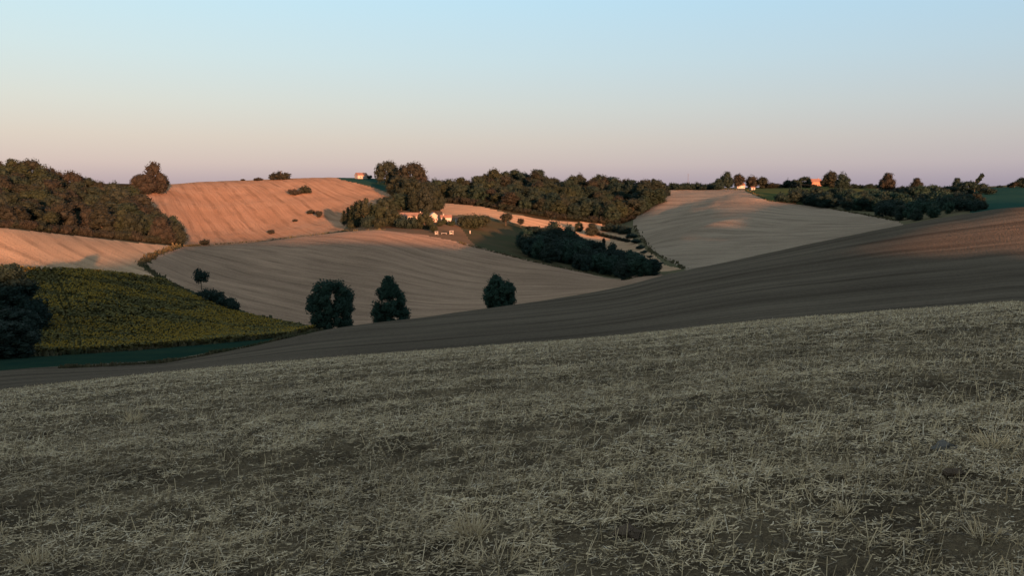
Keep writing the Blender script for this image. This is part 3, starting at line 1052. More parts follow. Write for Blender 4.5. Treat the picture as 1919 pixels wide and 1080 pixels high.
# scattered trees along the orange strips
for a, b, h, w, lf, sh, lab in [(948, 424, 26, 22, 'wood', 'open', 'leftmost of the small trees on the orange strip'), (976, 428, 20, 12, 'wood', 'open', 'thin tree second along the orange strip'),
                                (991, 438, 14, 12, 'wood', 'open', 'small tree third along the strip above the dark grove'), (1003, 438, 14, 12, 'wood', 'open', 'small tree fourth along the strip above the dark grove'),
                                (1109, 442, 24, 24, 'wood', 'round', 'round brown tree between the two orange strips'), (1131, 461, 14, 7, 'wood', 'tall', 'thin small tree alone on the lower orange strip'),
                                (1085, 436, 18, 16, 'garden', 'round', 'olive tree at the right shoulder of the dark grove')]:
    tree_px('orchard_tree', a, b, h, w, sh, lf, lab, 'tree', 'small trees along the orange strips', dmin=430)
# dark grove in the dip
wood([(983, 464), (1030, 462), (1080, 470), (1120, 486), (1165, 500), (1205, 511), (1236, 517), (1190, 528), (1120, 516), (1040, 498), (983, 482)], 58, 9, 2.5, 395, 41, (30, 42), ['round', 'tall'], 'dark',
     ('dark tree on the lower front edge of the shaded grove in the dip', 'dark tree on the upper edge of the shaded grove below the orange strip', 'dark tree deep inside the shaded grove in the dip'), 'trees of the dark grove', wfac=(0.75, 1.0),
     edges=([(983, 484), (1040, 499), (1120, 518), (1190, 529), (1236, 519)], [(983, 464), (1030, 462), (1080, 470), (1120, 486), (1165, 500), (1205, 511), (1236, 517)]))
for a, b, h, w, lab in [(1037, 464, 50, 34, 'tallest tree at the top of the dark grove'), (1066, 468, 44, 34, 'tall tree right of the topmost one in the dark grove'), (1218, 518, 30, 38, 'tree at the lower right end of the dark grove'),
                        (1190, 516, 32, 36, 'tree second from the lower right end of the dark grove')]:
    tree_px('broadleaf_tree', a, b, h, w, 'round', 'dark', lab, dmin=400)
# hedge between the strips and the right-hand field
for i, (a, b, h, w) in enumerate([(1140, 434, 18, 26), (1156, 436, 19, 26), (1170, 440, 19, 24), (1184, 446, 20, 22), (1192, 456, 20, 20), (1200, 468, 18, 16), (1208, 476, 14, 14), (1218, 484, 11, 13), (1228, 490, 9, 12), (1238, 495, 7, 12)]):
    tree_px('shrub', a, b, h * (1 if i < 3 else 0.5), w, 'bush', 'dark', ORD[i] + ' dark bush from the top in the hedge beside the grey field', 'bush', 'hedge bushes left of the grey field', dmin=410)
for i, (a, b) in enumerate([(1120, 441), (1128, 443), (1136, 445), (1144, 447), (1152, 449), (1160, 451), (1168, 453), (1176, 455)]):
    tree_px('shrub', a, b, 8, 11, 'bush', 'wood', ORD[i] + ' low brown bush from the left in the thin hedge between the strips', 'bush', 'thin hedge between the strips', dmin=430)

# skyline on the right
for a, b, h, w, lf, lab in [(1216, 351, 13, 10, 'wood', 'small tree left of the pair right of the middle wood'), (1224, 351, 16, 12, 'wood', 'taller small tree just right of the middle wood'),
                            (1240, 350, 8, 14, 'dark', 'low bush on the skyline above the orange corner'), (1362, 352, 28, 22, 'dark', 'tallest dark tree above the small white house'),
                            (1383, 353, 25, 22, 'wood', 'tree behind the small white house'), (1408, 351, 22, 24, 'wood', 'round tree right of the small white house'), (1429, 351, 20, 22, 'wood', 'round tree at the right end of the white house row'),
                            (1346, 355, 20, 22, 'dark', 'dark tree left of the tallest above the white house'), (1449, 351, 11, 24, 'wood', 'low tree right of the white house row'),
                            (1476, 350, 14, 16, 'dark', 'small dark tree left of the brick house'), (1490, 350, 13, 18, 'dark', 'low round tree between the small dark tree and the brick house'),
                            (1508, 350, 18, 22, 'dark', 'dark tree beside the left wall of the brick house'), (1557, 352, 28, 24, 'wood', 'tall round tree right of the brick house'),
                            (1578, 356, 28, 24, 'dark', 'dark round tree second right of the brick house'), (1546, 350, 16, 18, 'wood', 'small tree behind the brick house'),
                            (1662, 360, 32, 26, 'wood', 'lone round tree standing above the green slope on the skyline'), (1650, 358, 16, 8, 'dark', 'slim shrub at the left foot of the lone skyline tree'),
                            (1717, 358, 22, 20, 'wood', 'small open tree between the lone tree and the far clump'), (1632, 352, 8, 8, 'dark', 'tiny bush left of the lone skyline tree'),
                            (1793, 356, 20, 14, 'dark', 'tallest round tree in the clump by the leaning tree'), (1782, 360, 12, 22, 'dark', 'low tree at the left end of the far clump'),
                            (1810, 364, 22, 30, 'dark', 'wide dark tree in the middle of the far clump'), (1838, 362, 16, 26, 'dark', 'dark tree right of the leaning tree'),
                            (1852, 364, 12, 22, 'dark', 'low dark tree at the right end of the far clump'), (1873, 352, 5, 8, 'dark', 'tiny bush on the skyline left of the pale tree'),
                            (1893, 352, 7, 9, 'wood', 'tiny bush beside the small pale tree on the far right skyline'), (1916, 352, 16, 20, 'dark', 'dark bush at the right edge of the skyline')]:
    tree_px('skyline_tree', a, b, h, w, 'round' if h > 12 else 'bush', lf, lab, 'tree' if h > 12 else 'bush', dmin=700)
for i, a in enumerate(range(1256, 1348, 7)):
    tree_px('shrub', a, 356, 11 + 5 * (i * 37 % 10) / 10, 17, 'bush', 'dark', ORD[i] + ' dark bush from the left in the low belt along the skyline', 'bush', 'dark belt on the skyline', dmin=640)
for i, a in enumerate(range(1588, 1655, 6)):
    tree_px('shrub', a, 353, 5 + (i * 17 % 5), 10, 'bush', 'dark', ORD[i] + ' tiny bush from the left on the skyline before the lone tree', 'bush', 'skyline bushes left of the lone tree', dmin=720)
for i, a in enumerate(range(1684, 1776, 8)):
    tree_px('shrub', a, 360, 7 + (i * 23 % 6), 14, 'bush', 'wood', ORD[i] + ' low bush from the left between the lone tree and the far clump', 'bush', 'bushes before the far clump', dmin=700)
for i, a in enumerate(range(1434, 1530, 9)):
    tree_px('shrub', a, 352, 7, 13, 'bush', 'wood', ORD[i] + ' low bush from the left in the hedge behind the pasture', 'bush', 'hedge behind the pasture', dmin=720)
_lt = crown_mesh('crown', 77, [(-.1, 0, .25, .10, .08, .14), (-.02, 0, .40, .07, .07, .10), (.10, 0, .55, .07, .06, .12), (.20, 0, .70, .08, .06, .12), (.27, 0, .86, .09, .06, .10)], 500, 0.045, core=0.6)
o = tree_px('leaning_tree', 1826, 360, 31, 20, 'tall', 'dark', 'thin tree leaning to the right out of the far clump', crown=_lt, dmin=700)
o.rotation_euler = (0, 0, 0)
tree_px('skyline_tree', 1901, 352, 10, 12, 'open', 'wood', 'small pale umbrella shaped tree near the right end of the skyline', dmin=700)

# long hedge wood on the right
wood([(1440, 379), (1480, 381), (1530, 388), (1600, 398), (1680, 416), (1720, 416), (1780, 402), (1835, 396), (1800, 380), (1740, 372), (1660, 376), (1600, 374), (1500, 374)], 62, 11, 4.5, 500, 51, (20, 30), ['round', 'bush'], 'dark',
     ('dark tree on the lower edge of the right hedge wood against the grey field', 'dark tree on the upper edge of the right hedge wood below the pasture', 'dark tree inside the long shaded hedge wood on the right'), 'trees of the right hedge wood', wfac=(0.9, 1.25),
     edges=([(1440, 380), (1530, 389), (1600, 399), (1680, 417), (1720, 417), (1780, 403), (1835, 397)], [(1440, 377), (1500, 374), (1600, 374), (1660, 376), (1740, 372), (1800, 380), (1835, 392)]))
wood([(1590, 372), (1680, 372), (1760, 366), (1800, 376), (1870, 390), (1919, 384), (1850, 398), (1760, 390), (1660, 390)], 26, 11, 4.5, 520, 61, (13, 20), ['bush', 'round'], 'wood',
     'olive brown bush on the bank above the long hedge wood', 'bushes above the right hedge wood', name='shrub', wfac=(1.1, 1.6))

# ------------------------------------------------------------------ sunflowers


def build_sunflowers():
    g = np.random.default_rng(17)
    xs, ys = [], []
    # plants stand in rows across the field; tractor lines are left open
    n = 105000
    P = np.array(SUNFLOWER[1:-1])
    phi = g.uniform(math.radians(-37), math.radians(-12), n)
    r = np.sqrt(g.uniform(170 ** 2, 372 ** 2, n))
    x, y = np.sin(phi) * r, np.cos(phi) * r
    a = math.radians(8)
    row = -x * math.sin(a) + y * math.cos(a)
    x -= (np.mod(row, 1.6) - 0.8) * 0.7 * -math.sin(a)
    y -= (np.mod(row, 1.6) - 0.8) * 0.7 * math.cos(a)
    z = height(x, y)
    px, py = to_pix(x, y, z)
    kv, _ = knots_at(np.arctan2(x, y))
    D = np.exp(kv)
    rr = np.hypot(x, y)
    ok = (rr > D[:, 4] * 1.06) & (rr < D[:, 9])
    res = np.zeros(n, bool)
    for i in range(len(SUNFLOWER)):
        x1, y1 = SUNFLOWER[i]
        x2, y2 = SUNFLOWER[(i + 1) % len(SUNFLOWER)]
        if y1 == y2:
            continue
        res ^= ((y1 > py) != (y2 > py)) & (px < (x2 - x1) * (py - y1) / (y2 - y1) + x1)
    ok &= res
    # two tractor lines running up the field, and thin patches
    for x0, x1 in ((78, 140), (96, 152)):
        t = np.clip((py - 515) / 130, 0, 1)
        ok &= np.abs(px - (x0 + (x1 - x0) * t ** 0.7)) > 2.6
    ok &= (fbm(x / 16, y / 9, 3) + g.random(n) * 0.9) > -0.15
    x, y, z = x[ok], y[ok], z[ok]
    n = len(x)
    flower = 0.8 * smooth(0.5 + 1.4 * fbm(x / 26 + 4, y / 12, 3)) > g.random(n)
    h = g.uniform(1.2, 1.75, n)
    V, F, T = [], [], []
    for k in range(3):                       # three leaf clumps up the stem
        t = g.uniform(0, 2 * math.pi, n)
        zz = z + h * (0.35 + 0.27 * k)
        s = g.uniform(0.28, 0.5, n)
        dx, dy = np.cos(t) * s, np.sin(t) * s
        tilt = g.uniform(-0.25, 0.3, n)
        q = np.stack([np.stack([x - dx, y - dy, zz - tilt * 0.5], 1), np.stack([x + dy, y - dx, zz], 1), np.stack([x + dx, y + dy, zz + tilt], 1), np.stack([x - dy, y + dx, zz + 0.1], 1)], 1)
        V.append(q.reshape(-1, 3))
        T.append(np.zeros(4 * n))
    hx = x[flower]
    hn = len(hx)
    t = g.normal(-0.5, 0.7, hn)              # most heads look towards the morning side
    s = g.uniform(0.14, 0.24, hn)
    nx, ny = np.sin(t), -np.cos(t)
    ax, ay = -ny, nx
    zz = z[flower] + h[flower]
    yy = y[flower]
    q = np.stack([np.stack([hx + ax * s + nx * .1, yy + ay * s + ny * .1, zz], 1), np.stack([hx + nx * .02, yy + ny * .02, zz + s * 1.1], 1),
                  np.stack([hx - ax * s + nx * .1, yy - ay * s + ny * .1, zz], 1), np.stack([hx + nx * .2, yy + ny * .2, zz - s], 1)], 1)
    V.append(q.reshape(-1, 3))
    T.append(np.ones(4 * hn))
    V = np.concatenate(V)
    T = np.concatenate(T)
    me = mesh_np('sunflowers', V, np.arange(len(V)).reshape(-1, 4))
    attr(me, 'flower', T)
    m, nt, b = new_mat('sunflower leaves and heads')
    at = nt.nodes.new('ShaderNodeAttribute')
    at.attribute_name = 'flower'
    leafc = mix_rgb(nt, noise(nt, position(nt), 0.25, 3, 0.6), (0.066, 0.066, 0.025), (0.118, 0.098, 0.029))
    nt.links.new(mix_rgb(nt, at.outputs['Fac'], leafc, (0.25, 0.17, 0.03)), b.inputs['Base Color'])
    o = link('sunflowers', me, m)
    tag(o, 'crop of yellow flowering sunflowers covering the shaded left field', 'sunflowers', None, 'stuff')


build_sunflowers()

def build_verges():
    g = np.random.default_rng(29)
    paths = [([(338, 461), (296, 476), (262, 495), (292, 517), (345, 550), (370, 562), (450, 592), (520, 607), (600, 622)], 1500, 190, 2.2, 1.1),
             ([(345, 462), (400, 459), (480, 454), (600, 440), (640, 434), (720, 431)], 900, 380, 1.6, 0.8), ([(1187, 425), (1222, 474), (1285, 505)], 600, 400, 2.0, 1.1),
             ([(860, 456), (905, 468), (1000, 492), (1100, 513), (1180, 524)], 900, 380, 2.0, 0.9), ([(0, 669), (100, 667), (250, 657), (430, 642), (560, 630)], 1500, 170, 1.6, 0.8),
             ([(1440, 377), (1530, 387), (1680, 414)], 700, 480, 1.6, 1.0), ([(1300, 353), (1400, 357), (1440, 377)], 400, 600, 1.6, 0.9),
             ([(0, 505), (40, 507), (150, 510), (230, 517), (310, 529), (340, 548)], 800, 250, 1.0, 0.7), ([(120, 691), (300, 682), (380, 668), (480, 648), (592, 622)], 1200, 120, 1.2, 0.6)]
    V = []
    for pts, n, dmin, spread, hh in paths:
        pts = np.array(pts, float)
        m = 60
        t = np.linspace(0, len(pts) - 1, m)
        qx, qy = np.interp(t, range(len(pts)), pts[:, 0]), np.interp(t, range(len(pts)), pts[:, 1])
        W = on_ground(qx, qy, dmin)
        W = W[~np.isnan(W[:, 0])]
        d = np.concatenate([[0], np.cumsum(np.minimum(np.hypot(np.diff(W[:, 0]), np.diff(W[:, 1])), 25))])
        u = g.random(n) * d[-1]
        x = np.interp(u, d, W[:, 0]) + g.normal(0, spread * 0.5, n)
        y = np.interp(u, d, W[:, 1]) + g.normal(0, spread * 0.5, n)
        z = height(x, y)
        h = hh * g.uniform(0.3, 1.2, n) * (0.6 + 0.8 * smooth(0.5 + perlin(x / 7, y / 7)))
        a = g.uniform(0, 6.283, n)
        w = h * g.uniform(0.5, 1.1, n)
        ca, sa = np.cos(a) * w / 2, np.sin(a) * w / 2
        lx, ly = g.normal(0, 0.2, n) * h, g.normal(0, 0.2, n) * h
        V.append(np.stack([np.stack([x - ca, y - sa, z - 0.05], 1), np.stack([x + ca, y + sa, z - 0.05], 1), np.stack([x + ca * 0.8 + lx, y + sa * 0.8 + ly, z + h], 1), np.stack([x - ca * 0.6 + lx, y - sa * 0.6 + ly, z + h * 0.8], 1)], 1).reshape(-1, 3))
    V = np.concatenate(V)
    me = mesh_np('rough_grass', V, np.arange(len(V)).reshape(-1, 4))
    m, nt, b = new_mat('rough verge grass')
    nt.links.new(mix_rgb(nt, noise(nt, position(nt), 0.15, 3, 0.6), (0.035, 0.045, 0.022), (0.085, 0.07, 0.04)), b.inputs['Base Color'])
    tag(link('rough_grass', me, m), 'rough grass and weeds along the ditch and the field edges', 'grass', None, 'stuff')


build_verges()

# ------------------------------------------------------------------ houses, sheds, poles
MAT_WALL = plain_mat('pale render', (0.34, 0.30, 0.26), 0.85, 0.12, 0.6)
MAT_WHITE = plain_mat('white paint', (0.34, 0.33, 0.31), 0.7, 0.08, 1.0)
MAT_BRICK = plain_mat('orange brick', (0.30, 0.17, 0.12), 0.9, 0.25, 1.5)
MAT_ROOF = plain_mat('clay roof tiles', (0.22, 0.13, 0.10), 0.9, 0.3, 1.2)
MAT_OLDROOF = plain_mat('weathered roof tiles', (0.22, 0.15, 0.12), 0.9, 0.3, 1.2)
MAT_DARK = plain_mat('dark window glass', (0.03, 0.03, 0.035), 0.25, 0.2, 1.0)
MAT_DOOR = plain_mat('brown door', (0.10, 0.06, 0.04), 0.6, 0.2, 1.0)
MAT_POLE = plain_mat('grey pole', (0.11, 0.10, 0.095), 0.8, 0.2, 1.0)


def house(name, pos, rz, L, W, H, rise, wall, roof, label, cat='house', wins=(), door=None, chimney=None, gable_front=False):
    """L along local x, W deep, the front wall at local -y; wins = (x, z, w, h) on the front."""
    o = empty(name, (pos[0], pos[1], pos[2] - 0.3), rz)
    m = MB()
    x0, x1, y0, y1 = -L / 2, L / 2, -W / 2, W / 2
    m.add([(x0, y0, 0), (x1, y0, 0), (x1, y1, 0), (x0, y1, 0), (x0, y0, H), (x1, y0, H), (x1, y1, H), (x0, y1, H),
           (x0, 0, H + rise) if not gable_front else (0, y0, H + rise), (x1, 0, H + rise) if not gable_front else (0, y1, H + rise)],
          [(0, 1, 5, 4), (1, 2, 6, 5), (2, 3, 7, 6), (3, 0, 4, 7), (4, 8, 7), (5, 6, 9)] if not gable_front else
          [(0, 1, 5, 4), (1, 2, 6, 5), (2, 3, 7, 6), (3, 0, 4, 7), (4, 5, 8), (6, 7, 9)])
    m.build('wall', wall, o)
    r = MB()
    e, th = 0.45, 0.22
    if not gable_front:
        s = rise / (W / 2)
        for sg in (-1, 1):
            ye = sg * (W / 2 + e)
            ze = H - e * s
            a = [(x0 - e, ye, ze + .02), (x1 + e, ye, ze + .02), (x1 + e, 0, H + rise + .02), (x0 - e, 0, H + rise + .02)]
            b = [(p[0], p[1], p[2] + th) for p in a]
            r.add(a + b, [(0, 1, 2, 3), (7, 6, 5, 4), (0, 4, 5, 1), (1, 5, 6, 2), (2, 6, 7, 3), (3, 7, 4, 0)])
    else:
        s = rise / (L / 2)
        for sg in (-1, 1):
            xe = sg * (L / 2 + e)
            ze = H - e * s
            a = [(xe, y0 - e, ze + .02), (xe, y1 + e, ze + .02), (0, y1 + e, H + rise + .02), (0, y0 - e, H + rise + .02)]
            b = [(p[0], p[1], p[2] + th) for p in a]
            r.add(a + b, [(0, 1, 2, 3), (7, 6, 5, 4), (0, 4, 5, 1), (1, 5, 6, 2), (2, 6, 7, 3), (3, 7, 4, 0)])
    ro = r.build('roof', roof, o)
    for wx, wz, ww, wh in wins:
        f = MB().box(wx - ww / 2 - .1, wx + ww / 2 + .1, y0 - .06, y0 + .05, wz - .1, wz + wh + .1).build('window', MAT_WHITE, o)
        MB().box(wx - ww / 2, wx + ww / 2, y0 - .085, y0 - .05, wz, wz + wh).build('pane', MAT_DARK, f)
    if door:
        MB().box(door - .5, door + .5, y0 - .07, y0 + .05, .25, 2.4).build('door', MAT_DOOR, o)
    if chimney is not None:
        MB().box(chimney - .35, chimney + .35, -.35, .35, H + rise - .5, H + rise + 1.1).build('chimney', wall, ro)
    tag(o, label, cat)
    return o


def spot(px, py, d=None, dmin=60):
    p = at_dist(px, d, py) if d else on_ground([px], [py], dmin)[0]
    return at_dist(px, 1000, py) if np.isnan(p[0]) else p


FACE = math.radians(12)
p = spot(677, 336, dmin=700)
k = px_m(p)
house('house', p, math.radians(35), 20 * k, 14 * k, 6.5 * k, 4.5 * k, MAT_WALL, MAT_ROOF, 'pale sunlit house with red roof alone on the skyline left of the tall ridge trees', wins=[(-3, 1.4, 1.1, 1.3), (3, 1.4, 1.1, 1.3)], door=0, chimney=3)
tree_px('shrub', 692, 336, 8, 11, 'bush', 'dark', 'dark round bush just right of the pale skyline house', 'bush', dmin=700)
# the white house of the hamlet, its long neighbour and a low annex
p = spot(836, 420, dmin=480)
k = px_m(p)
house('house', p, math.radians(10), 20 * k, 9 * k, 13 * k, 4 * k, MAT_WHITE, MAT_ROOF, 'white house with sunlit wall in the middle of the hamlet', wins=[(-5.2 * k, 1.5, 1.0, 1.3), (0.4 * k, 1.5, 1.0, 1.3), (5 * k, 1.5, 1.0, 1.3)], door=-2.4 * k, chimney=-2)
p = spot(812, 416, dmin=480)
house('house', p, math.radians(18), 18 * k, 14 * k, 11 * k, 7 * k, MAT_WALL, MAT_WHITE, 'house with pale gabled roof left of the white house', wins=[(-4.5 * k, 1.4, 1.1, 1.3), (4.5 * k, 1.4, 1.1, 1.3)], door=0.2, gable_front=True)
p = spot(770, 412, dmin=480)
house('farmhouse', p, math.radians(-6), 52 * k, 16 * k, 8 * k, 6 * k, MAT_WALL, MAT_OLDROOF, 'long low farmhouse with weathered roof behind the garden trees', wins=[(-18 * k, 1.2, 1.1, 1.2), (-8 * k, 1.2, 1.1, 1.2), (4 * k, 1.2, 1.1, 1.2), (17 * k, 1.2, 1.1, 1.2)], door=10 * k, chimney=8)
p = spot(858, 418, dmin=470)
house('shed', p, math.radians(8), 9 * k, 7 * k, 9 * k, 2.5 * k, MAT_WHITE, MAT_ROOF, 'small white shed beside the dense bush clump', 'shed', wins=[(1.0 * k, 1.2, .8, .9)], door=-1.6 * k)
p = spot(861, 381, dmin=560)
house('shed', p, math.radians(10), 13 * k, 9 * k, 6 * k, 4 * k, MAT_WALL, MAT_OLDROOF, 'pale small shed at the wood edge above the orange strip', 'shed', wins=[(2.4 * k, 1.1, .9, .9)], door=-2.4 * k)
# white frames in the garden: two little open pergolas and a table between them


def pergola(px, py, wpx, hpx, label):
    p = spot(px, py, dmin=470)
    k = px_m(p)
    o = empty('pergola', (p[0], p[1], p[2] - .2), math.radians(8))
    w, h = wpx * k / 2, hpx * k
    for sx in (-1, 1):
        for sy in (-1, 1):
            MB().box(sx * w - .13, sx * w + .13, sy * w * .7 - .13, sy * w * .7 + .13, 0, h).build('post', MAT_WHITE, o)
    MB().box(-w - .3, w + .3, -w * .7 - .3, w * .7 + .3, h + .003, h + .25).build('roof', MAT_WHITE, o)
    MB().box(-w * .8, w * .8, w * .7 - .05, w * .7 + .05, .5, h * .55).build('panel', MAT_WHITE, o)
    tag(o, label, 'pergola', 'white garden frames')


pergola(818, 440, 5, 6, 'small white garden frame left of the white table on the dry lawn')
pergola(846, 440, 6, 7, 'larger white garden frame right of the white table on the dry lawn')
p = spot(832, 440, dmin=470)
o = empty('garden_table', (p[0], p[1], p[2] - .05), math.radians(8))
MB().box(-1.9, 1.9, -.6, .6, .95, 1.1).build('tabletop', MAT_WHITE, o)
for sx in (-1.6, 1.6):
    for sy in (-.45, .45):
        MB().box(sx - .08, sx + .08, sy - .08, sy + .08, 0, .948).build('leg', MAT_WHITE, o)
tag(o, 'long white table between the two white garden frames', 'table')
p = spot(881, 438, dmin=450)
o = empty('garden_post', (p[0], p[1], p[2] - .1))
MB().box(-.3, .3, -.3, .3, 0, 2.0).build('post', MAT_WHITE, o)
MB().box(-.5, .5, -.5, .5, 2.003, 2.25).build('cap', MAT_WHITE, o)
tag(o, 'short white post on the lawn below the bush clump', 'post')
# skyline houses on the right and among the trees
p = spot(1386, 353, dmin=700)
k = px_m(p)
house('house', p, math.radians(14), 16 * k, 10 * k, 6 * k, 4 * k, MAT_WHITE, MAT_ROOF, 'small white house with red roof under the skyline trees', wins=[(-4, 1.3, 1.0, 1.2), (4, 1.3, 1.0, 1.2)], door=0, chimney=-2)
p = spot(1410, 356, dmin=700)
house('shed', p, math.radians(14), 7 * k, 5 * k, 4 * k, 1.5 * k, MAT_WHITE, MAT_ROOF, 'tiny white shed right of the small white house', 'shed', door=.3)
p = spot(1527, 349, dmin=700)
k = px_m(p)
house('house', p, math.radians(12), 20 * k, 12 * k, 8 * k, 5 * k, MAT_BRICK, MAT_ROOF, 'orange brick house with red roof on the right skyline', wins=[(-5, 1.4, 1.1, 1.4), (0, 1.4, 1.1, 1.4), (5, 1.4, 1.1, 1.4)], door=2.6, chimney=4)
p = spot(818, 342, dmin=800)
k = px_m(p)
house('house', p, math.radians(10), 15 * k, 9 * k, 5 * k, 3.5 * k, MAT_BRICK, MAT_ROOF, 'reddish house half hidden on the skyline left of the middle wood', wins=[(-3, 1.4, 1.0, 1.2), (3, 1.4, 1.0, 1.2)], door=0)


def utility_pole(px, base, hpx, label):
    p = spot(px, base, dmin=700)
    h = hpx * px_m(p)
    o = empty('utility_pole', (p[0], p[1], p[2] - .3))
    MB().tube((0, 0, 0), (0, 0, h), .22, .16, 8).build('shaft', MAT_POLE, o)
    MB().box(-1.1, 1.1, -.08, .08, h - 1.0, h - .8).build('crossarm', MAT_POLE, o)
    tag(o, label, 'pole', 'utility poles on the skyline')


utility_pole(1289, 353, 27, 'thin utility pole above the dark skyline belt')
utility_pole(1417, 352, 18, 'pale utility pole right of the small white house')
utility_pole(1476, 351, 18, 'pale utility pole left of the brick house')
utility_pole(527, 338, 17, 'pale pole before the wide bush on the orange hill skyline')

# ------------------------------------------------------------------ the stubble underfoot


def straw_density(x, y):
    """Swaths of straw left by the combine, running across the view and rising a little to the right, tumbled into small heaps."""
    u = (x * math.cos(0.22) + y * math.sin(0.22))
    v = (-x * math.sin(0.22) + y * math.cos(0.22)) + 0.6 * perlin(x / 9.0, y / 9.0)
    band = 0.5 + 0.5 * np.sin(v * 2 * math.pi / 5.2 + 0.8)
    heap = fbm(x / 0.34, y / 0.26, 2)
    return np.clip(0.36 + 0.56 * band * (0.6 + 0.8 * smooth(0.5 + perlin(u / 3.0, v / 1.2))) + 0.4 * fbm(x / 1.6, y / 1.0, 2) + 0.95 * heap
                   - 0.36 * np.exp(-((x + 2.7) / 2.4) ** 2 - ((y - 5.2) / 1.9) ** 2), 0.05, 1.5)


def build_straw(name, n, r0, r1, kind, seed, width, lmin, lmax, segs):
    g = np.random.default_rng(seed)
    phi = g.uniform(math.radians(-40), math.radians(40), n)
    r = r0 * (r1 / r0) ** g.random(n) if kind != 'far' else np.sqrt(g.uniform(r0 ** 2, r1 ** 2, n))
    x, y = np.sin(phi) * r, np.cos(phi) * r
    ok = g.random(n) * 1.15 < straw_density(x, y) * (0.56 + 0.44 * smooth((r - 4) / 6)) + 0.27 * smooth((r - 8) / 12)
    x, y, r = x[ok], y[ok], r[ok]
    n = len(x)
    z = height(x, y)
    stand = g.random(n) < (0.11 if kind == 'near' else 0.20)
    az = np.where(g.random(n) < 0.45, g.normal(0.22, 0.5, n), g.uniform(0, 2 * math.pi, n))
    el = np.where(stand, g.uniform(0.7, 1.5, n), g.normal(0.06, 0.16, n))
    ln = g.uniform(lmin, lmax, n) * np.where(g.random(n) < 0.07, 2.4, 1.0)
    ln = np.where(stand, g.uniform(0.06, 0.17, n), ln)
    d = np.stack([np.cos(az) * np.cos(el), np.sin(az) * np.cos(el), np.sin(el)], 1)
    w = np.maximum(width * g.uniform(0.6, 1.3, n), r * 0.00045)
    dens = straw_density(x, y)
    lift = np.where(stand, -0.01, g.uniform(0.0, 0.016, n) + 0.045 * dens * g.random(n))
    p0 = np.stack([x, y, z + lift], 1) - d * (np.where(stand, 0, 0.5) * ln)[:, None]
    side = np.cross(d, np.array([0, 0, 1.0]) + 0.6 * g.normal(size=(n, 3)))
    side /= np.maximum(np.linalg.norm(side, axis=1), 1e-6)[:, None]
    nrm = np.cross(side, d)
    bend = g.normal(0, 0.10, n) * ln
    tone = np.clip(g.normal(0.46, 0.22, n) - 0.05 * smooth((r - 9) / 12) + 0.16 * (dens - 0.6) + 0.28 * fbm(x / 0.8 + 7, y / 0.5, 2), 0, 1)
    V, T = [], []
    if segs == 1:
        p1 = p0 + d * ln[:, None]
        a = side * (w / 2)[:, None]
        q = np.stack([p0 - a, p0 + a, p1 + a * .7, p1 - a * .7], 1)
        V = q.reshape(-1, 3)
        F = np.arange(4 * n).reshape(-1, 4)
        T = np.repeat(tone, 4)
    else:
        rings = []
        for t in (0, 0.5, 1.0):
            c = p0 + d * (ln * t)[:, None] + side * (bend * 4 * t * (1 - t))[:, None] + nrm * (0.4 * bend * 4 * t * (1 - t))[:, None]
            for k in range(3):
                ang = 2 * math.pi * k / 3
                rings.append(c + (side * math.cos(ang) + nrm * math.sin(ang)) * (w / 2 * (1 - 0.25 * t))[:, None])
        q = np.stack(rings, 1)                         # n, 9, 3
        V = q.reshape(-1, 3)
        base = (np.arange(n) * 9)[:, None]
        fs = []
        for s in range(2):
            for k in range(3):
                k2 = (k + 1) % 3
                fs.append(np.stack([base[:, 0] + s * 3 + k, base[:, 0] + s * 3 + k2, base[:, 0] + s * 3 + 3 + k2, base[:, 0] + s * 3 + 3 + k], 1))
        F = np.concatenate(fs)
        T = np.repeat(tone, 9)
    me = mesh_np(name, V, F)
    attr(me, 'tone', T)
    return link(name, me, M['straw'])


def straw_material():
    m, nt, b = new_mat('cut straw')
    at = nt.nodes.new('ShaderNodeAttribute')
    at.attribute_name = 'tone'
    r = nt.nodes.new('ShaderNodeValToRGB')
    cr = r.color_ramp
    for p, c in ((0.25, (0.23, 0.178, 0.105)), (0.5, (0.46, 0.362, 0.215)), (0.75, (0.66, 0.53, 0.33))):
        e = cr.elements.new(p)
        e.color = (*c, 1)
    cr.elements[0].color = (0.06, 0.052, 0.04, 1)
    cr.elements[-1].color = (0.66, 0.58, 0.44, 1)
    nt.links.new(at.outputs['Fac'], r.inputs[0])
    c = mix_rgb(nt, noise(nt, position(nt), 0.5, 3, 0.5, 0.45, 0.75), r.outputs['Color'], (0.21, 0.16, 0.095))
    nt.links.new(mix_rgb(nt, 0.55, r.outputs['Color'], c), b.inputs['Base Color'])
    b.inputs['Roughness'].default_value = 0.55
    b.inputs['Specular IOR Level'].default_value = 0.3
    return m


M['straw'] = straw_material()
o = build_straw('straw', 50000, 2.6, 13.0, 'near', 51, 0.0042, 0.03, 0.12, 2)
tag(o, 'loose cut straw and short stalks lying over the soil in the near field', 'straw', None, 'stuff')
o = build_straw('straw', 340000, 8.0, 52.0, 'far', 52, 0.006, 0.04, 0.16, 1)
tag(o, 'mat of cut straw and stubble covering the field up to its brow', 'straw', None, 'stuff')
o = build_straw('chaff', 330000, 2.6, 18.0, 'near', 53, 0.006, 0.012, 0.05, 1)
tag(o, 'fine chopped chaff scattered between the straw close by', 'chaff', None, 'stuff')


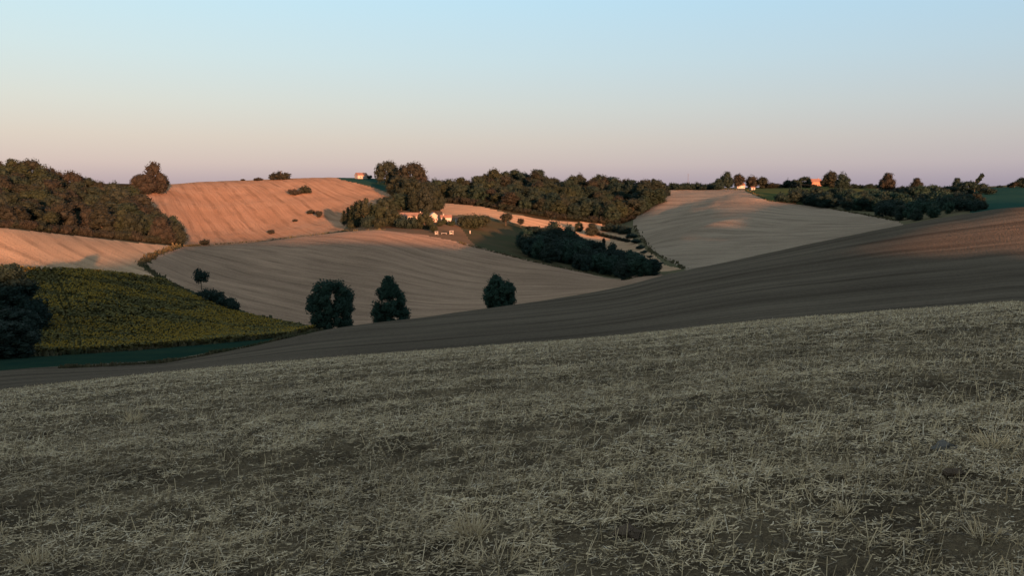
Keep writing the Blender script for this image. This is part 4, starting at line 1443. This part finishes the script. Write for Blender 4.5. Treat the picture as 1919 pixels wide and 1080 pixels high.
def straw_tuft(px, py, size, n, lab, seed, flat=0.0):
    g = np.random.default_rng(seed)
    p = on_ground([px], [py], 2.0)[0]
    o = empty('straw_tuft', p)
    m = MB()
    for i in range(n):
        t, r = g.uniform(0, 6.283), size * 0.45 * math.sqrt(g.random())
        a = t + g.normal(0, 0.7)
        el = g.uniform(0.1, 0.7) if g.random() < flat else g.uniform(0.5, 1.5)
        l = size * g.uniform(0.4, 1.0)
        b = (r * math.cos(t), r * math.sin(t), -0.01)
        m.tube(b, (b[0] + l * math.cos(a) * math.cos(el), b[1] + l * math.sin(a) * math.cos(el), b[2] + l * math.sin(el)), 0.0030, 0.0018, 4)
    me = m.mesh('stalks')
    attr(me, 'tone', np.clip(g.normal(0.62, 0.15, len(me.vertices) // 8), 0, 1).repeat(8))
    k = link('stalks', me, M['straw'], o)
    k['kind'] = 'stuff'
    tag(o, lab, 'straw tuft', 'straw tufts in the near field')


for a in [(880, 1005, 0.20, 110, 'large tuft of pale upright straw at the bottom middle of the near field', 1, 0.3), (1585, 968, 0.12, 50, 'small yellowish straw tuft in the right of the near field', 2, 0.2),
          (1862, 838, 0.20, 60, 'pale straw tuft near the right edge of the near field', 3, 0.4), (70, 1062, 0.15, 70, 'straw tuft in the bottom left corner of the near field', 4, 0.3),
          (1845, 1010, 0.13, 30, 'sparse tuft of leaning pale stalks in the bottom right corner', 5, 0.2), (250, 790, 0.24, 80, 'yellowish tuft of standing stubble far out on the left of the near field', 6, 0.1),
          (930, 1062, 0.22, 40, 'flattened bunch of long pale stalks below the large tuft', 7, 0.9)]:
    straw_tuft(*a)


def clod(name, px, py, r, mat, lab, cat, seed):
    g = np.random.default_rng(seed)
    p = on_ground([px], [py], 2.0)[0]
    b = 1 + 0.22 * g.normal(size=(len(_cv), 1))
    v = _cv * b * np.array([r, r * 0.8, r * 0.6]) + np.array([0, 0, r * 0.25])
    o = link(name, mesh_np(name, v, _cf, False), mat)
    o.location = p
    tag(o, lab, cat)


M['clod'] = ground_mat('brown earth clod', (0.20, 0.15, 0.11), (0.12, 0.09, 0.065), 9.0, 40.0, 0.8)
M['stone'] = ground_mat('grey stone', (0.17, 0.16, 0.145), (0.11, 0.105, 0.095), 9.0, 40.0, 0.5)
clod('earth_clod', 1787, 900, 0.08, M['clod'], 'brown clod of earth in the right of the near field below the grey stone', 'clod', 1)
clod('earth_clod', 1175, 1012, 0.09, M['clod'], 'brown clod of earth right of the large straw tuft', 'clod', 2)
clod('stone', 1770, 848, 0.09, M['stone'], 'pale grey stone lying in the right of the near field', 'stone', 3)
